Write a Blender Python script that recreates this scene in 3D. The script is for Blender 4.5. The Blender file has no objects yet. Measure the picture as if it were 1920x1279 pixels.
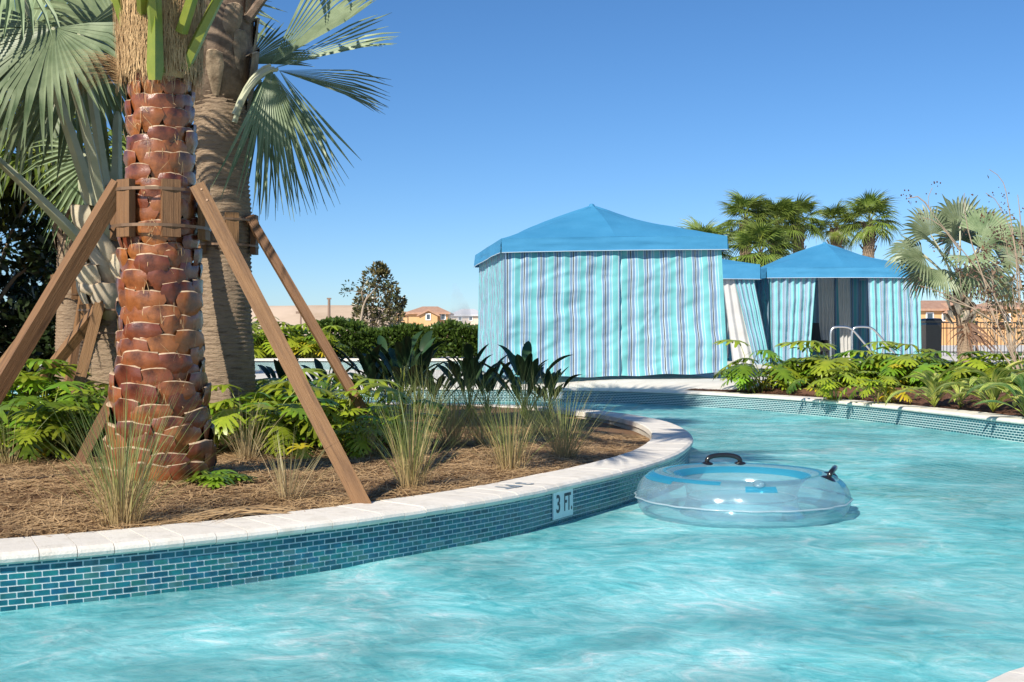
import bpy, math, random
import numpy as np
from mathutils import Vector, Matrix, noise
from mathutils.geometry import delaunay_2d_cdt

random.seed(7); rng = np.random.default_rng(7)
S = bpy.context.scene
COL = S.collection
PI = math.pi

# ------------------------------------------------------------------ camera, sky, sun, exposure
F = 2133.0            # focal length in photo pixels (1920 wide) = 40 mm on 36 mm
CH = 1.0              # eye height over the water
cam = bpy.data.cameras.new('camera'); cam.lens = 40.0; cam.sensor_width = 36.0
cam.clip_start = 0.05; cam.clip_end = 6000
co = bpy.data.objects.new('camera', cam); COL.objects.link(co)
co.location = (0, 0, CH); co.rotation_euler = (PI/2, 0, 0)
S.camera = co
SUN_EL, SUN_AZ = math.radians(35), math.radians(33)   # azimuth: left of straight behind the camera
w = bpy.data.worlds.new('World'); S.world = w; w.use_nodes = True
nt = w.node_tree; nt.nodes.clear()
sky = nt.nodes.new('ShaderNodeTexSky'); sky.sky_type = 'NISHITA'; sky.sun_disc = False
sky.sun_elevation = SUN_EL; sky.sun_rotation = PI + SUN_AZ
sky.altitude = 1200; sky.air_density = 0.95; sky.dust_density = 1.0; sky.ozone_density = 6.0
bg = nt.nodes.new('ShaderNodeBackground'); bg.inputs['Strength'].default_value = 0.104
wo = nt.nodes.new('ShaderNodeOutputWorld')
hs = nt.nodes.new('ShaderNodeHueSaturation'); hs.inputs['Saturation'].default_value = 1.12
nt.links.new(sky.outputs[0], hs.inputs['Color']); nt.links.new(hs.outputs[0], bg.inputs[0]); nt.links.new(bg.outputs[0], wo.inputs[0])
sl = bpy.data.lights.new('sun', 'SUN'); sl.energy = 5.0; sl.angle = math.radians(0.53); sl.color = (1.0, 0.93, 0.81)
so = bpy.data.objects.new('sun', sl); COL.objects.link(so)
sd = Vector((math.sin(SUN_AZ)*math.cos(SUN_EL), math.cos(SUN_AZ)*math.cos(SUN_EL), -math.sin(SUN_EL)))
so.rotation_euler = sd.to_track_quat('-Z', 'Y').to_euler(); so.location = (-8, -10, 12)
S.view_settings.view_transform = 'Standard'; S.view_settings.look = 'None'
S.view_settings.exposure = 0.38; S.view_settings.gamma = 1
S.cycles.max_bounces = 10; S.cycles.transparent_max_bounces = 24
S.cycles.caustics_reflective = False; S.cycles.caustics_refractive = False
S.cycles.sample_clamp_indirect = 6

# ------------------------------------------------------------------ helpers
def spot(px, py, z):                 # photo pixel on the level z -> x, y
    d = F*(CH-z)/(py-639.5); return ((px-960)/F*d, d)
def at(px, py, y):                   # photo pixel at distance y -> point
    return Vector(((px-960)/F*y, y, CH+(639.5-py)/F*y))
def tag(o, label=None, cat=None, group=None, kind=None):
    for k, v in (('label', label), ('category', cat), ('group', group), ('kind', kind)):
        if v: o[k] = v
    return o
def empty(name, loc=(0, 0, 0), rz=0):
    o = bpy.data.objects.new(name, None); COL.objects.link(o)
    o.location = loc; o.rotation_euler = (0, 0, rz); o.empty_display_size = .1
    return o
def link(name, me, parent=None, loc=None, rot=None, sc=None):
    o = bpy.data.objects.new(name, me); COL.objects.link(o)
    if parent: o.parent = parent
    if loc is not None: o.location = loc
    if rot is not None: o.rotation_euler = rot
    if sc is not None: o.scale = (sc,)*3 if isinstance(sc, (int, float)) else sc
    return o
class MB:
    def __init__(s): s.v = []; s.f = []; s.uv = []; s.m = []
    def face(s, idx, uv=None, m=0): s.f.append(tuple(idx)); s.uv.append(uv); s.m.append(m)
    def quad(s, a, b, c, d, uv=None, m=0):
        n = len(s.v); s.v += [tuple(a), tuple(b), tuple(c), tuple(d)]; s.face((n, n+1, n+2, n+3), uv, m)
    def grid(s, fn, nu, nv, uvf=None, m=0):
        n = len(s.v)
        for j in range(nv+1):
            for i in range(nu+1): s.v.append(tuple(fn(i/nu, j/nv)))
        for j in range(nv):
            for i in range(nu):
                a = n+j*(nu+1)+i
                uv = None
                if uvf: uv = [uvf(i/nu, j/nv), uvf((i+1)/nu, j/nv), uvf((i+1)/nu, (j+1)/nv), uvf(i/nu, (j+1)/nv)]
                s.face((a, a+1, a+nu+2, a+nu+1), uv, m)
    def box(s, c, d, M=None, m=0):
        n = len(s.v)
        for z in (-.5, .5):
            for x, y in ((-.5, -.5), (.5, -.5), (.5, .5), (-.5, .5)):
                p = Vector((x*d[0], y*d[1], z*d[2]))
                if M: p = M @ p
                s.v.append(tuple(p+Vector(c)))
        for f in ((3, 2, 1, 0), (4, 5, 6, 7), (0, 1, 5, 4), (1, 2, 6, 5), (2, 3, 7, 6), (3, 0, 4, 7)):
            s.face([n+i for i in f], None, m)
    def beam(s, a, b, wx, wy, m=0, roll=0):
        a = Vector(a); b = Vector(b); d = b-a
        q = d.to_track_quat('Z', 'Y').to_matrix() @ Matrix.Rotation(roll, 3, 'Z')
        s.box((a+b)/2, (wx, wy, d.length), q, m)
    def tube(s, path, rad, n=6, m=0, cap=True, uvl=False):
        path = [Vector(p) for p in path]; k = len(path); base = len(s.v)
        if isinstance(rad, (int, float)): rad = [rad]*k
        up = Vector((0, 0, 1)); prev = None
        for i, p in enumerate(path):
            t = (path[min(i+1, k-1)]-path[max(i-1, 0)]).normalized()
            if prev is None:
                x = t.cross(up);
                if x.length < .05: x = t.cross(Vector((0, 1, 0)))
            else: x = prev - t*prev.dot(t)
            x.normalize(); y = t.cross(x); prev = x
            for j in range(n):
                a = 2*PI*j/n
                s.v.append(tuple(p+(x*math.cos(a)+y*math.sin(a))*rad[i]))
        for i in range(k-1):
            for j in range(n):
                a = base+i*n+j; b = base+i*n+(j+1) % n
                s.face((a, b, b+n, a+n), [(j/n, i/(k-1)), ((j+1)/n, i/(k-1)), ((j+1)/n, (i+1)/(k-1)), (j/n, (i+1)/(k-1))], m)
        if cap:
            s.face([base+j for j in reversed(range(n))], None, m); s.face([base+(k-1)*n+j for j in range(n)], None, m)
    def ribbon(s, path, widths, side, m=0):
        n = len(s.v); k = len(path)
        for p, wd in zip(path, widths):
            p = Vector(p); s.v += [tuple(p-side*wd/2), tuple(p+side*wd/2)]
        for i in range(k-1):
            a = n+2*i; t0 = i/(k-1); t1 = (i+1)/(k-1)
            s.face((a, a+1, a+3, a+2), [(0, t0), (1, t0), (1, t1), (0, t1)], m)
    def mesh(s, name, mats, smooth=False):
        me = bpy.data.meshes.new(name); me.from_pydata(s.v, [], s.f)
        if any(u is not None for u in s.uv):
            l = me.uv_layers.new(name='UVMap'); arr = []
            for f, u in zip(s.f, s.uv): arr += ([c for p in u for c in p] if u is not None else [0.0]*2*len(f))
            l.data.foreach_set('uv', arr)
        if not isinstance(mats, (list, tuple)): mats = [mats]
        for mt in mats: me.materials.append(mt)
        if len(mats) > 1: me.polygons.foreach_set('material_index', s.m)
        if smooth: me.polygons.foreach_set('use_smooth', [True]*len(s.f))
        me.update(); return me
    def build(s, name, mats, parent=None, smooth=False, loc=None, rot=None):
        return link(name, s.mesh(name, mats, smooth), parent, loc, rot)
def cr(points, step):                # Catmull-Rom, resampled to an even step -> points, tangents
    P = [np.array(p, float) for p in points]; P = [2*P[0]-P[1]]+P+[2*P[-1]-P[-2]]; out = []
    for i in range(1, len(P)-2):
        for t in np.linspace(0, 1, 40, endpoint=False):
            a, b, c, d = P[i-1:i+3]
            out.append(.5*((2*b)+(c-a)*t+(2*a-5*b+4*c-d)*t*t+(3*b-a-3*c+d)*t**3))
    out.append(P[-2]); out = np.array(out)
    s = np.concatenate([[0], np.cumsum(np.linalg.norm(np.diff(out, axis=0), axis=1))])
    n = max(2, int(round(s[-1]/step))); u = np.linspace(0, s[-1], n+1)
    q = np.stack([np.interp(u, s, out[:, k]) for k in range(out.shape[1])], 1)
    t = np.gradient(q, axis=0); t /= np.linalg.norm(t, axis=1)[:, None]
    return q, t, s[-1]/n

# ------------------------------------------------------------------ materials
def newmat(name):
    m = bpy.data.materials.new(name); m.use_nodes = True; n = m.node_tree; n.nodes.clear()
    o = n.nodes.new('ShaderNodeOutputMaterial'); return m, n, o
def N(n, t, **kw):
    x = n.nodes.new(t)
    for k, v in kw.items(): setattr(x, k, v)
    return x
def setin(x, **kw):
    for k, v in kw.items(): x.inputs[k.replace('_', ' ')].default_value = v
def ramp(n, stops, interp='LINEAR'):
    r = N(n, 'ShaderNodeValToRGB'); r.color_ramp.interpolation = interp; e = r.color_ramp.elements
    while len(e) < len(stops): e.new(.5)
    for i, (p, c) in enumerate(stops): e[i].position = p; e[i].color = (*c, 1) if len(c) == 3 else c
    return r
def mat(name, col, rough=.7, col2=None, scale=8, bump=0, bscale=40, coat=0, spec=.5, metal=0, rnd=0, detail=5, stretch=None, col3=None, trans=0, sheen=0):
    """Principled with noise-mottled colour, optional per-object variation, bump and leaf translucency"""
    m, n, o = newmat(name); b = N(n, 'ShaderNodeBsdfPrincipled'); L = n.links
    b.inputs['Roughness'].default_value = rough; b.inputs['Metallic'].default_value = metal
    b.inputs['Specular IOR Level'].default_value = spec; b.inputs['Coat Weight'].default_value = coat
    b.inputs['Coat Roughness'].default_value = .15
    tc = N(n, 'ShaderNodeTexCoord'); src = tc.outputs['Object']
    if stretch:
        mp = N(n, 'ShaderNodeMapping'); mp.inputs['Scale'].default_value = stretch; L.new(src, mp.inputs[0]); src = mp.outputs[0]
    colout = None
    if col2:
        t = N(n, 'ShaderNodeTexNoise'); setin(t, Scale=scale, Detail=detail, Roughness=.62); L.new(src, t.inputs['Vector'])
        st = [(.3, col), (.7, col2)] if not col3 else [(.28, col), (.5, col2), (.72, col3)]
        r = ramp(n, st); L.new(t.outputs[0], r.inputs[0]); colout = r.outputs[0]
    if rnd:
        oi = N(n, 'ShaderNodeObjectInfo'); h = N(n, 'ShaderNodeHueSaturation')
        mr = N(n, 'ShaderNodeMapRange'); setin(mr, To_Min=1-rnd, To_Max=1+rnd); L.new(oi.outputs['Random'], mr.inputs[0]); L.new(mr.outputs[0], h.inputs['Value'])
        mh = N(n, 'ShaderNodeMapRange'); setin(mh, To_Min=.5-.03*rnd, To_Max=.5+.03*rnd); L.new(oi.outputs['Random'], mh.inputs[0]); L.new(mh.outputs[0], h.inputs['Hue'])
        if colout: L.new(colout, h.inputs['Color'])
        else: h.inputs['Color'].default_value = (*col, 1)
        colout = h.outputs[0]
    if colout: L.new(colout, b.inputs['Base Color'])
    else: b.inputs['Base Color'].default_value = (*col, 1)
    if bump:
        t2 = N(n, 'ShaderNodeTexNoise'); setin(t2, Scale=bscale, Detail=6, Roughness=.65); L.new(src, t2.inputs['Vector'])
        bp = N(n, 'ShaderNodeBump'); setin(bp, Strength=bump, Distance=.02); L.new(t2.outputs[0], bp.inputs['Height']); L.new(bp.outputs[0], b.inputs['Normal'])
    fin = b.outputs[0]
    if trans:
        tl = N(n, 'ShaderNodeBsdfTranslucent'); mx = N(n, 'ShaderNodeMixShader'); mx.inputs[0].default_value = trans
        if colout: L.new(colout, tl.inputs[0])
        else: tl.inputs[0].default_value = (*col, 1)
        L.new(b.outputs[0], mx.inputs[1]); L.new(tl.outputs[0], mx.inputs[2]); fin = mx.outputs[0]
    L.new(fin, o.inputs[0]); return m
M = {}
M['coping'] = mat('coping_stone', (.63, .575, .49), .75, (.78, .725, .645), 9, .25, 90, rnd=.05, col3=(.715, .66, .57))
M['mortar'] = mat('mortar', (.44, .40, .34), .9, (.56, .52, .45), 20, .3, 60)
M['grout'] = mat('grout', (.58, .66, .66), .85, (.74, .79, .78), 30)
M['plaster'] = mat('pool_plaster', (.52, .87, .89), .8, (.68, .92, .93), 1.2)
M['deck'] = mat('deck_concrete', (.58, .54, .475), .85, (.70, .66, .60), 2.5, .15, 60)
M['mulch'] = mat('pine_straw_bed', (.075, .035, .014), .95, (.25, .135, .06), 22, 1.0, 55, detail=9, col3=(.11, .06, .03))
M['redmulch'] = mat('bark_mulch', (.05, .022, .012), .95, (.19, .085, .045), 26, 1.0, 45, detail=9, col3=(.10, .042, .022))
M['straw'] = mat('pine_needles', (.30, .18, .08), .7, (.50, .33, .165), 3, col3=(.15, .078, .034))
M['wood'] = mat('painted_timber', (.085, .038, .013), .65, (.225, .113, .043), 2.2, .4, 9, stretch=(16, 16, .8), rnd=.14, col3=(.16, .077, .028))
M['strap'] = mat('metal_strap', (.20, .12, .07), .45, metal=.4)
M['boot'] = mat('leaf_base_brown', (.06, .014, .0055), .30, (.245, .071, .023), 9, .16, 60, coat=.4, rnd=.40, col3=(.15, .039, .0135))
M['rim'] = mat('leaf_base_torn_rim', (.58, .45, .31), .8, (.32, .20, .11), 30)
M['fibre'] = mat('palm_fibre', (.36, .22, .10), .85, (.60, .41, .21), 14, rnd=.1)
M['trunkcore'] = mat('trunk_core', (.045, .022, .012), .9, (.12, .065, .035), 14, .6, 40)
M['bark'] = mat('palm_bark', (.11, .070, .042), .92, (.34, .245, .16), 5, 1.0, 14, stretch=(1.6, 1.6, 7), col3=(.215, .145, .092))
M['paleboot'] = mat('pale_leaf_base', (.60, .53, .40), .7, (.42, .33, .22), 6, .25, 30, rnd=.12)
M['darkboot'] = mat('weathered_leaf_base', (.10, .065, .04), .85, (.30, .22, .15), 9, .5, 30, rnd=.3)
M['petgreen'] = mat('green_petiole', (.13, .19, .02), .4, (.27, .28, .04), 5)
M['petsilver'] = mat('silver_petiole', (.36, .38, .25), .55, (.52, .51, .35), 4)
def leafmat(name, c1, c2, trans=.35, rough=.45, rnd=.22, scale=3, spec=.45, tip=None):
    m = mat(name, c1, rough, c2, scale, rnd=rnd, trans=trans, spec=spec); return m
M['silver'] = leafmat('silver_fan', (.095, .145, .065), (.30, .36, .205), .12, .45, .28, 3)
M['sabal'] = leafmat('sabal_fan', (.10, .165, .026), (.25, .31, .06), .22, .42, .25, 2)
M['phil'] = leafmat('lobed_leaf', (.085, .18, .012), (.22, .34, .025), .30, .30, .45, 7, .6)
M['philyel'] = leafmat('yellowing_leaf', (.62, .42, .02), (.42, .42, .04), .32, .4, .15, 9)
M['phillime'] = leafmat('lime_leaf', (.23, .33, .02), (.40, .45, .04), .36, .34, .25, 7)
M['bop'] = leafmat('paddle_leaf', (.018, .045, .018), (.035, .075, .028), .10, .35, .3, 4)
M['hedge'] = leafmat('hedge_leaf', (.05, .115, .016), (.15, .235, .045), .2, .26, .3, 9, .7)
M['magnolia'] = leafmat('magnolia_leaf', (.030, .055, .014), (.15, .105, .045), .08, .35, .3, 3, .5)
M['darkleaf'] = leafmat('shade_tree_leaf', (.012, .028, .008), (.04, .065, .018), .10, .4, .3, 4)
M['bark2'] = mat('grey_bark', (.26, .20, .14), .9, (.42, .34, .25), 12, .4, 30)
M['pod'] = mat('seed_pod', (.10, .045, .03), .8, (.05, .03, .03), 30)
M['reddead'] = leafmat('dead_red_leaf', (.24, .125, .065), (.14, .075, .045), .2, .6, .3)
M['white'] = mat('white_paint', (.78, .78, .76), .45)
M['rock'] = mat('white_rock', (.62, .60, .56), .85, (.80, .78, .74), 9, .5, 25)
M['black'] = mat('black_plastic', (.012, .012, .013), .25, coat=.4)
M['blackmatte'] = mat('black_matte', (.014, .014, .015), .6)
M['steel'] = mat('brushed_steel', (.72, .72, .70), .28, metal=1)
M['alu'] = mat('white_metal_post', (.70, .71, .71), .4, metal=.2)
M['canopy'] = mat('blue_canvas', (.036, .235, .44), .75, (.055, .285, .51), 1.4, .40, 4, trans=.12)
M['piping'] = mat('pale_piping', (.45, .55, .62), .7)
M['lining'] = mat('white_lining', (.66, .65, .63), .85, (.60, .59, .57), 3, trans=.2)
M['ink'] = mat('navy_lettering', (.012, .022, .04), .4)
M['ink2'] = mat('worn_lettering', (.20, .25, .30), .7)
M['plate'] = mat('white_glazed_tile', (.78, .82, .82), .2, coat=.3)
M['stucco'] = mat('tan_stucco', (.56, .33, .15), .9, (.62, .38, .19), .6)
M['stucco2'] = mat('cream_stucco', (.62, .50, .38), .9, (.68, .56, .44), .6)
M['rooftile'] = mat('clay_roof', (.36, .20, .13), .85, (.50, .31, .21), 2.2, rnd=.1)
M['greyroof'] = mat('grey_roof', (.50, .50, .52), .8, (.58, .58, .60), 2)
M['pane'] = mat('window_glass', (.05, .07, .09), .1, coat=.5)
M['sand'] = mat('sand_mound', (.52, .38, .27), .95, (.60, .46, .34), .03, col3=(.42, .31, .21))
M['pole'] = mat('timber_pole', (.22, .15, .11), .9)
def stripe_mat():
    m, n, o = newmat('striped_canvas'); L = n.links
    uv = N(n, 'ShaderNodeUVMap'); sp = N(n, 'ShaderNodeSeparateXYZ'); L.new(uv.outputs[0], sp.inputs[0])
    d = N(n, 'ShaderNodeMath', operation='DIVIDE'); d.inputs[1].default_value = .285; L.new(sp.outputs[0], d.inputs[0])
    fr = N(n, 'ShaderNodeMath', operation='FRACT'); L.new(d.outputs[0], fr.inputs[0])
    A = (.19, .55, .575); W = (.58, .70, .73); V = (.205, .325, .50); D = (.07, .065, .07)
    A2 = (.23, .54, .66)
    r = ramp(n, [(0, A), (.27, W), (.315, V), (.44, W), (.47, D), (.53, W), (.58, V), (.73, W), (.775, A2), (.90, W), (.935, A)], 'CONSTANT'); L.new(fr.outputs[0], r.inputs[0])
    # alternate bands drop the dark line, like the woven pattern
    b = N(n, 'ShaderNodeBsdfPrincipled'); setin(b, Roughness=.8); b.inputs['Specular IOR Level'].default_value = .2
    tl = N(n, 'ShaderNodeBsdfTranslucent'); mx = N(n, 'ShaderNodeMixShader'); mx.inputs[0].default_value = .16
    t = N(n, 'ShaderNodeTexNoise'); setin(t, Scale=5, Detail=5); tc = N(n, 'ShaderNodeTexCoord'); L.new(tc.outputs['Object'], t.inputs[0])
    bp = N(n, 'ShaderNodeBump'); setin(bp, Strength=.25, Distance=.03); L.new(t.outputs[0], bp.inputs['Height']); L.new(bp.outputs[0], b.inputs['Normal'])
    L.new(r.outputs[0], b.inputs['Base Color']); L.new(r.outputs[0], tl.inputs[0])
    L.new(b.outputs[0], mx.inputs[1]); L.new(tl.outputs[0], mx.inputs[2]); L.new(mx.outputs[0], o.inputs[0]); return m
M['stripe'] = stripe_mat()
def tile_mat(island):
    m, n, o = newmat('glass_tile_'+('loose' if island else 'single')); L = n.links
    if island: r0 = N(n, 'ShaderNodeNewGeometry').outputs['Random Per Island']
    else: r0 = N(n, 'ShaderNodeObjectInfo').outputs['Random']
    r = ramp(n, [(0, (.006, .075, .11)), (.2, (.008, .12, .165)), (.4, (.010, .15, .175)), (.6, (.012, .165, .175)), (.75, (.008, .11, .175)), (.88, (.022, .16, .15)), (1, (.06, .16, .185))]); L.new(r0, r.inputs[0])
    tc = N(n, 'ShaderNodeTexCoord'); t = N(n, 'ShaderNodeTexNoise'); setin(t, Scale=24, Detail=4)
    g = N(n, 'ShaderNodeNewGeometry'); L.new(g.outputs['Position'], t.inputs['Vector'])
    h = N(n, 'ShaderNodeHueSaturation'); mr = N(n, 'ShaderNodeMapRange'); setin(mr, From_Min=.3, From_Max=.7, To_Min=.7, To_Max=1.35); L.new(t.outputs[0], mr.inputs[0]); L.new(mr.outputs[0], h.inputs['Value'])
    mh = N(n, 'ShaderNodeMapRange'); setin(mh, From_Min=.3, From_Max=.7, To_Min=.485, To_Max=.53); L.new(t.outputs['Color'], mh.inputs[0]); L.new(mh.outputs[0], h.inputs['Hue'])
    L.new(r.outputs[0], h.inputs['Color'])
    b = N(n, 'ShaderNodeBsdfPrincipled'); setin(b, Roughness=.22); b.inputs['Coat Weight'].default_value = .15; b.inputs['Coat Roughness'].default_value = .12
    L.new(h.outputs[0], b.inputs['Base Color']); L.new(b.outputs[0], o.inputs[0]); return m
M['tile'] = tile_mat(False); M['tiles'] = tile_mat(True)
def water_mat():
    m, n, o = newmat('river_water'); L = n.links
    g = N(n, 'ShaderNodeNewGeometry'); pos = g.outputs['Position']
    def nz(scale, sx, sy, det, rough=.55, dist=0):
        mp = N(n, 'ShaderNodeMapping'); mp.inputs['Scale'].default_value = (sx, sy, 1); mp.inputs['Rotation'].default_value = (0, 0, .35); L.new(pos, mp.inputs[0])
        t = N(n, 'ShaderNodeTexNoise'); setin(t, Scale=scale, Detail=det, Roughness=rough, Distortion=dist); L.new(mp.outputs[0], t.inputs['Vector']); return t.outputs[0]
    a = nz(3.0, 1, 1.1, 3, .5, 1.4); b_ = nz(15, 1, 1.0, 6, .68, .8)
    ad = N(n, 'ShaderNodeMath', operation='MULTIPLY_ADD'); ad.inputs[1].default_value = .42; L.new(b_, ad.inputs[0]); L.new(a, ad.inputs[2])
    bp = N(n, 'ShaderNodeBump'); setin(bp, Strength=.95, Distance=.04); L.new(ad.outputs[0], bp.inputs['Height'])
    fr = N(n, 'ShaderNodeFresnel'); fr.inputs['IOR'].default_value = 1.33; L.new(bp.outputs[0], fr.inputs['Normal'])
    gl = N(n, 'ShaderNodeBsdfGlossy'); setin(gl, Roughness=.06); L.new(bp.outputs[0], gl.inputs['Normal'])
    tr = N(n, 'ShaderNodeBsdfTransparent'); tr.inputs[0].default_value = (.70, .985, .99, 1)
    # milky patches of stirred-up air; pale mottling also paints caustic light into the colour
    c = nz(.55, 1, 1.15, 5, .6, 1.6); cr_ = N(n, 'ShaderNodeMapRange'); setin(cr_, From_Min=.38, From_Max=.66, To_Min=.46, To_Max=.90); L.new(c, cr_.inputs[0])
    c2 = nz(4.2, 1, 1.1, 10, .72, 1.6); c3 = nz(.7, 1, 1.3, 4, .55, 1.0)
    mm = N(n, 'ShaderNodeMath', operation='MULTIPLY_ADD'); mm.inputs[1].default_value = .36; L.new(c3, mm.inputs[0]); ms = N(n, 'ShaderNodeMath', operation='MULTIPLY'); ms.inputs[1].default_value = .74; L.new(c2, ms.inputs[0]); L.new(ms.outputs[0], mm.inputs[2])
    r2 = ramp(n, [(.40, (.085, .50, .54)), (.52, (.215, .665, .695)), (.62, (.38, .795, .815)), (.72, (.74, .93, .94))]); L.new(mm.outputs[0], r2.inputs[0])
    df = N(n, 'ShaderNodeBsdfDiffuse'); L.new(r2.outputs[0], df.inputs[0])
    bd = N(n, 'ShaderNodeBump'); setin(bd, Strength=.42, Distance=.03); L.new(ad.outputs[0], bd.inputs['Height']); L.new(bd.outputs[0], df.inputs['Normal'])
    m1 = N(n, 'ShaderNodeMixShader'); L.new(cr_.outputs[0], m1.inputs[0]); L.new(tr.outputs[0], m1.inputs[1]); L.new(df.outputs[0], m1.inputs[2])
    fs = N(n, 'ShaderNodeMath', operation='MULTIPLY'); fs.inputs[1].default_value = .62; L.new(fr.outputs[0], fs.inputs[0])
    m2 = N(n, 'ShaderNodeMixShader'); L.new(fs.outputs[0], m2.inputs[0]); L.new(m1.outputs[0], m2.inputs[1]); L.new(gl.outputs[0], m2.inputs[2])
    L.new(m2.outputs[0], o.inputs[0]); return m
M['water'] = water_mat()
def vinyl_mat(name, tint, body, fac):
    m, n, o = newmat(name); L = n.links
    tc = N(n, 'ShaderNodeTexCoord'); t = N(n, 'ShaderNodeTexNoise'); setin(t, Scale=7, Detail=3); L.new(tc.outputs['Object'], t.inputs[0])
    bp = N(n, 'ShaderNodeBump'); setin(bp, Strength=.25, Distance=.02); L.new(t.outputs[0], bp.inputs['Height'])
    tr = N(n, 'ShaderNodeBsdfTransparent'); tr.inputs[0].default_value = (*tint, 1)
    df = N(n, 'ShaderNodeBsdfDiffuse'); df.inputs[0].default_value = (*body, 1)
    tl = N(n, 'ShaderNodeBsdfTranslucent'); tl.inputs[0].default_value = (*body, 1)
    m0 = N(n, 'ShaderNodeMixShader'); m0.inputs[0].default_value = .4; L.new(df.outputs[0], m0.inputs[1]); L.new(tl.outputs[0], m0.inputs[2])
    m1 = N(n, 'ShaderNodeMixShader'); m1.inputs[0].default_value = fac; L.new(tr.outputs[0], m1.inputs[1]); L.new(m0.outputs[0], m1.inputs[2])
    gl = N(n, 'ShaderNodeBsdfGlossy'); setin(gl, Roughness=.17); L.new(bp.outputs[0], gl.inputs['Normal'])
    lw = N(n, 'ShaderNodeLayerWeight'); lw.inputs[0].default_value = .28; L.new(bp.outputs[0], lw.inputs['Normal'])
    sc = N(n, 'ShaderNodeMath', operation='MULTIPLY_ADD'); sc.inputs[1].default_value = .42; sc.inputs[2].default_value = .06; L.new(lw.outputs['Fresnel'], sc.inputs[0])
    m2 = N(n, 'ShaderNodeMixShader'); L.new(sc.outputs[0], m2.inputs[0]); L.new(m1.outputs[0], m2.inputs[1]); L.new(gl.outputs[0], m2.inputs[2])
    L.new(m2.outputs[0], o.inputs[0]); return m
M['vinyl'] = vinyl_mat('clear_vinyl', (.84, .955, .985), (.60, .80, .89), .24)
M['vinylblue'] = vinyl_mat('blue_vinyl_print', (.42, .80, .95), (.06, .46, .68), .46)
M['seam'] = vinyl_mat('welded_seam', (.85, .95, .98), (.72, .85, .92), .55)
def grass_mat(name, lo, mid, hi):
    m, n, o = newmat(name); L = n.links
    uv = N(n, 'ShaderNodeUVMap'); sp = N(n, 'ShaderNodeSeparateXYZ'); L.new(uv.outputs[0], sp.inputs[0])
    g = N(n, 'ShaderNodeNewGeometry'); md = N(n, 'ShaderNodeMath', operation='MULTIPLY_ADD'); md.inputs[1].default_value = .55; L.new(g.outputs['Random Per Island'], md.inputs[0])
    sb = N(n, 'ShaderNodeMath', operation='SUBTRACT'); sb.inputs[1].default_value = .27; L.new(sp.outputs[1], sb.inputs[0]); L.new(sb.outputs[0], md.inputs[2])
    r = ramp(n, [(0, lo), (.30, lo), (.52, mid), (.95, hi)]); L.new(md.outputs[0], r.inputs[0])
    b = N(n, 'ShaderNodeBsdfPrincipled'); setin(b, Roughness=.5)
    tl = N(n, 'ShaderNodeBsdfTranslucent'); mx = N(n, 'ShaderNodeMixShader'); mx.inputs[0].default_value = .25
    L.new(r.outputs[0], b.inputs['Base Color']); L.new(r.outputs[0], tl.inputs[0]); L.new(b.outputs[0], mx.inputs[1]); L.new(tl.outputs[0], mx.inputs[2]); L.new(mx.outputs[0], o.inputs[0]); return m
M['grass'] = grass_mat('cordgrass', (.50, .37, .18), (.30, .31, .10), (.15, .22, .06))
M['drygrass'] = grass_mat('dry_cordgrass', (.48, .36, .19), (.44, .36, .18), (.30, .30, .13))
def varieg_mat():
    m, n, o = newmat('variegated_leaf'); L = n.links
    uv = N(n, 'ShaderNodeUVMap'); mp = N(n, 'ShaderNodeMapping'); mp.inputs['Scale'].default_value = (5, 1.2, 1); L.new(uv.outputs[0], mp.inputs[0])
    t = N(n, 'ShaderNodeTexNoise'); setin(t, Scale=2.2, Detail=3, Roughness=.6); L.new(mp.outputs[0], t.inputs['Vector'])
    r = ramp(n, [(.40, (.08, .18, .025)), (.48, (.26, .36, .05)), (.56, (.62, .60, .17))]); L.new(t.outputs[0], r.inputs[0])
    b = N(n, 'ShaderNodeBsdfPrincipled'); setin(b, Roughness=.4)
    tl = N(n, 'ShaderNodeBsdfTranslucent'); mx = N(n, 'ShaderNodeMixShader'); mx.inputs[0].default_value = .3
    L.new(r.outputs[0], b.inputs['Base Color']); L.new(r.outputs[0], tl.inputs[0]); L.new(b.outputs[0], mx.inputs[1]); L.new(tl.outputs[0], mx.inputs[2]); L.new(mx.outputs[0], o.inputs[0]); return m
M['varieg'] = varieg_mat()
def banktile_mat():
    m, n, o = newmat('bank_tile_band'); L = n.links
    uv = N(n, 'ShaderNodeUVMap'); br = N(n, 'ShaderNodeTexBrick')
    setin(br, Scale=1, Mortar_Size=.0042, Mortar_Smooth=.1, Brick_Width=.056, Row_Height=.0265, Bias=.1)
    br.inputs['Color1'].default_value = (.004, .055, .085, 1); br.inputs['Color2'].default_value = (.010, .11, .14, 1); br.inputs['Mortar'].default_value = (.50, .64, .62, 1)
    L.new(uv.outputs[0], br.inputs[0])
    b = N(n, 'ShaderNodeBsdfPrincipled'); setin(b, Roughness=.25); L.new(br.outputs[0], b.inputs['Base Color'])
    bp = N(n, 'ShaderNodeBump'); setin(bp, Strength=.4, Distance=.004); bp.invert = True; L.new(br.outputs['Fac'], bp.inputs['Height']); L.new(bp.outputs[0], b.inputs['Normal'])
    L.new(b.outputs[0], o.inputs[0]); return m
M['banktile'] = banktile_mat()

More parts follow.
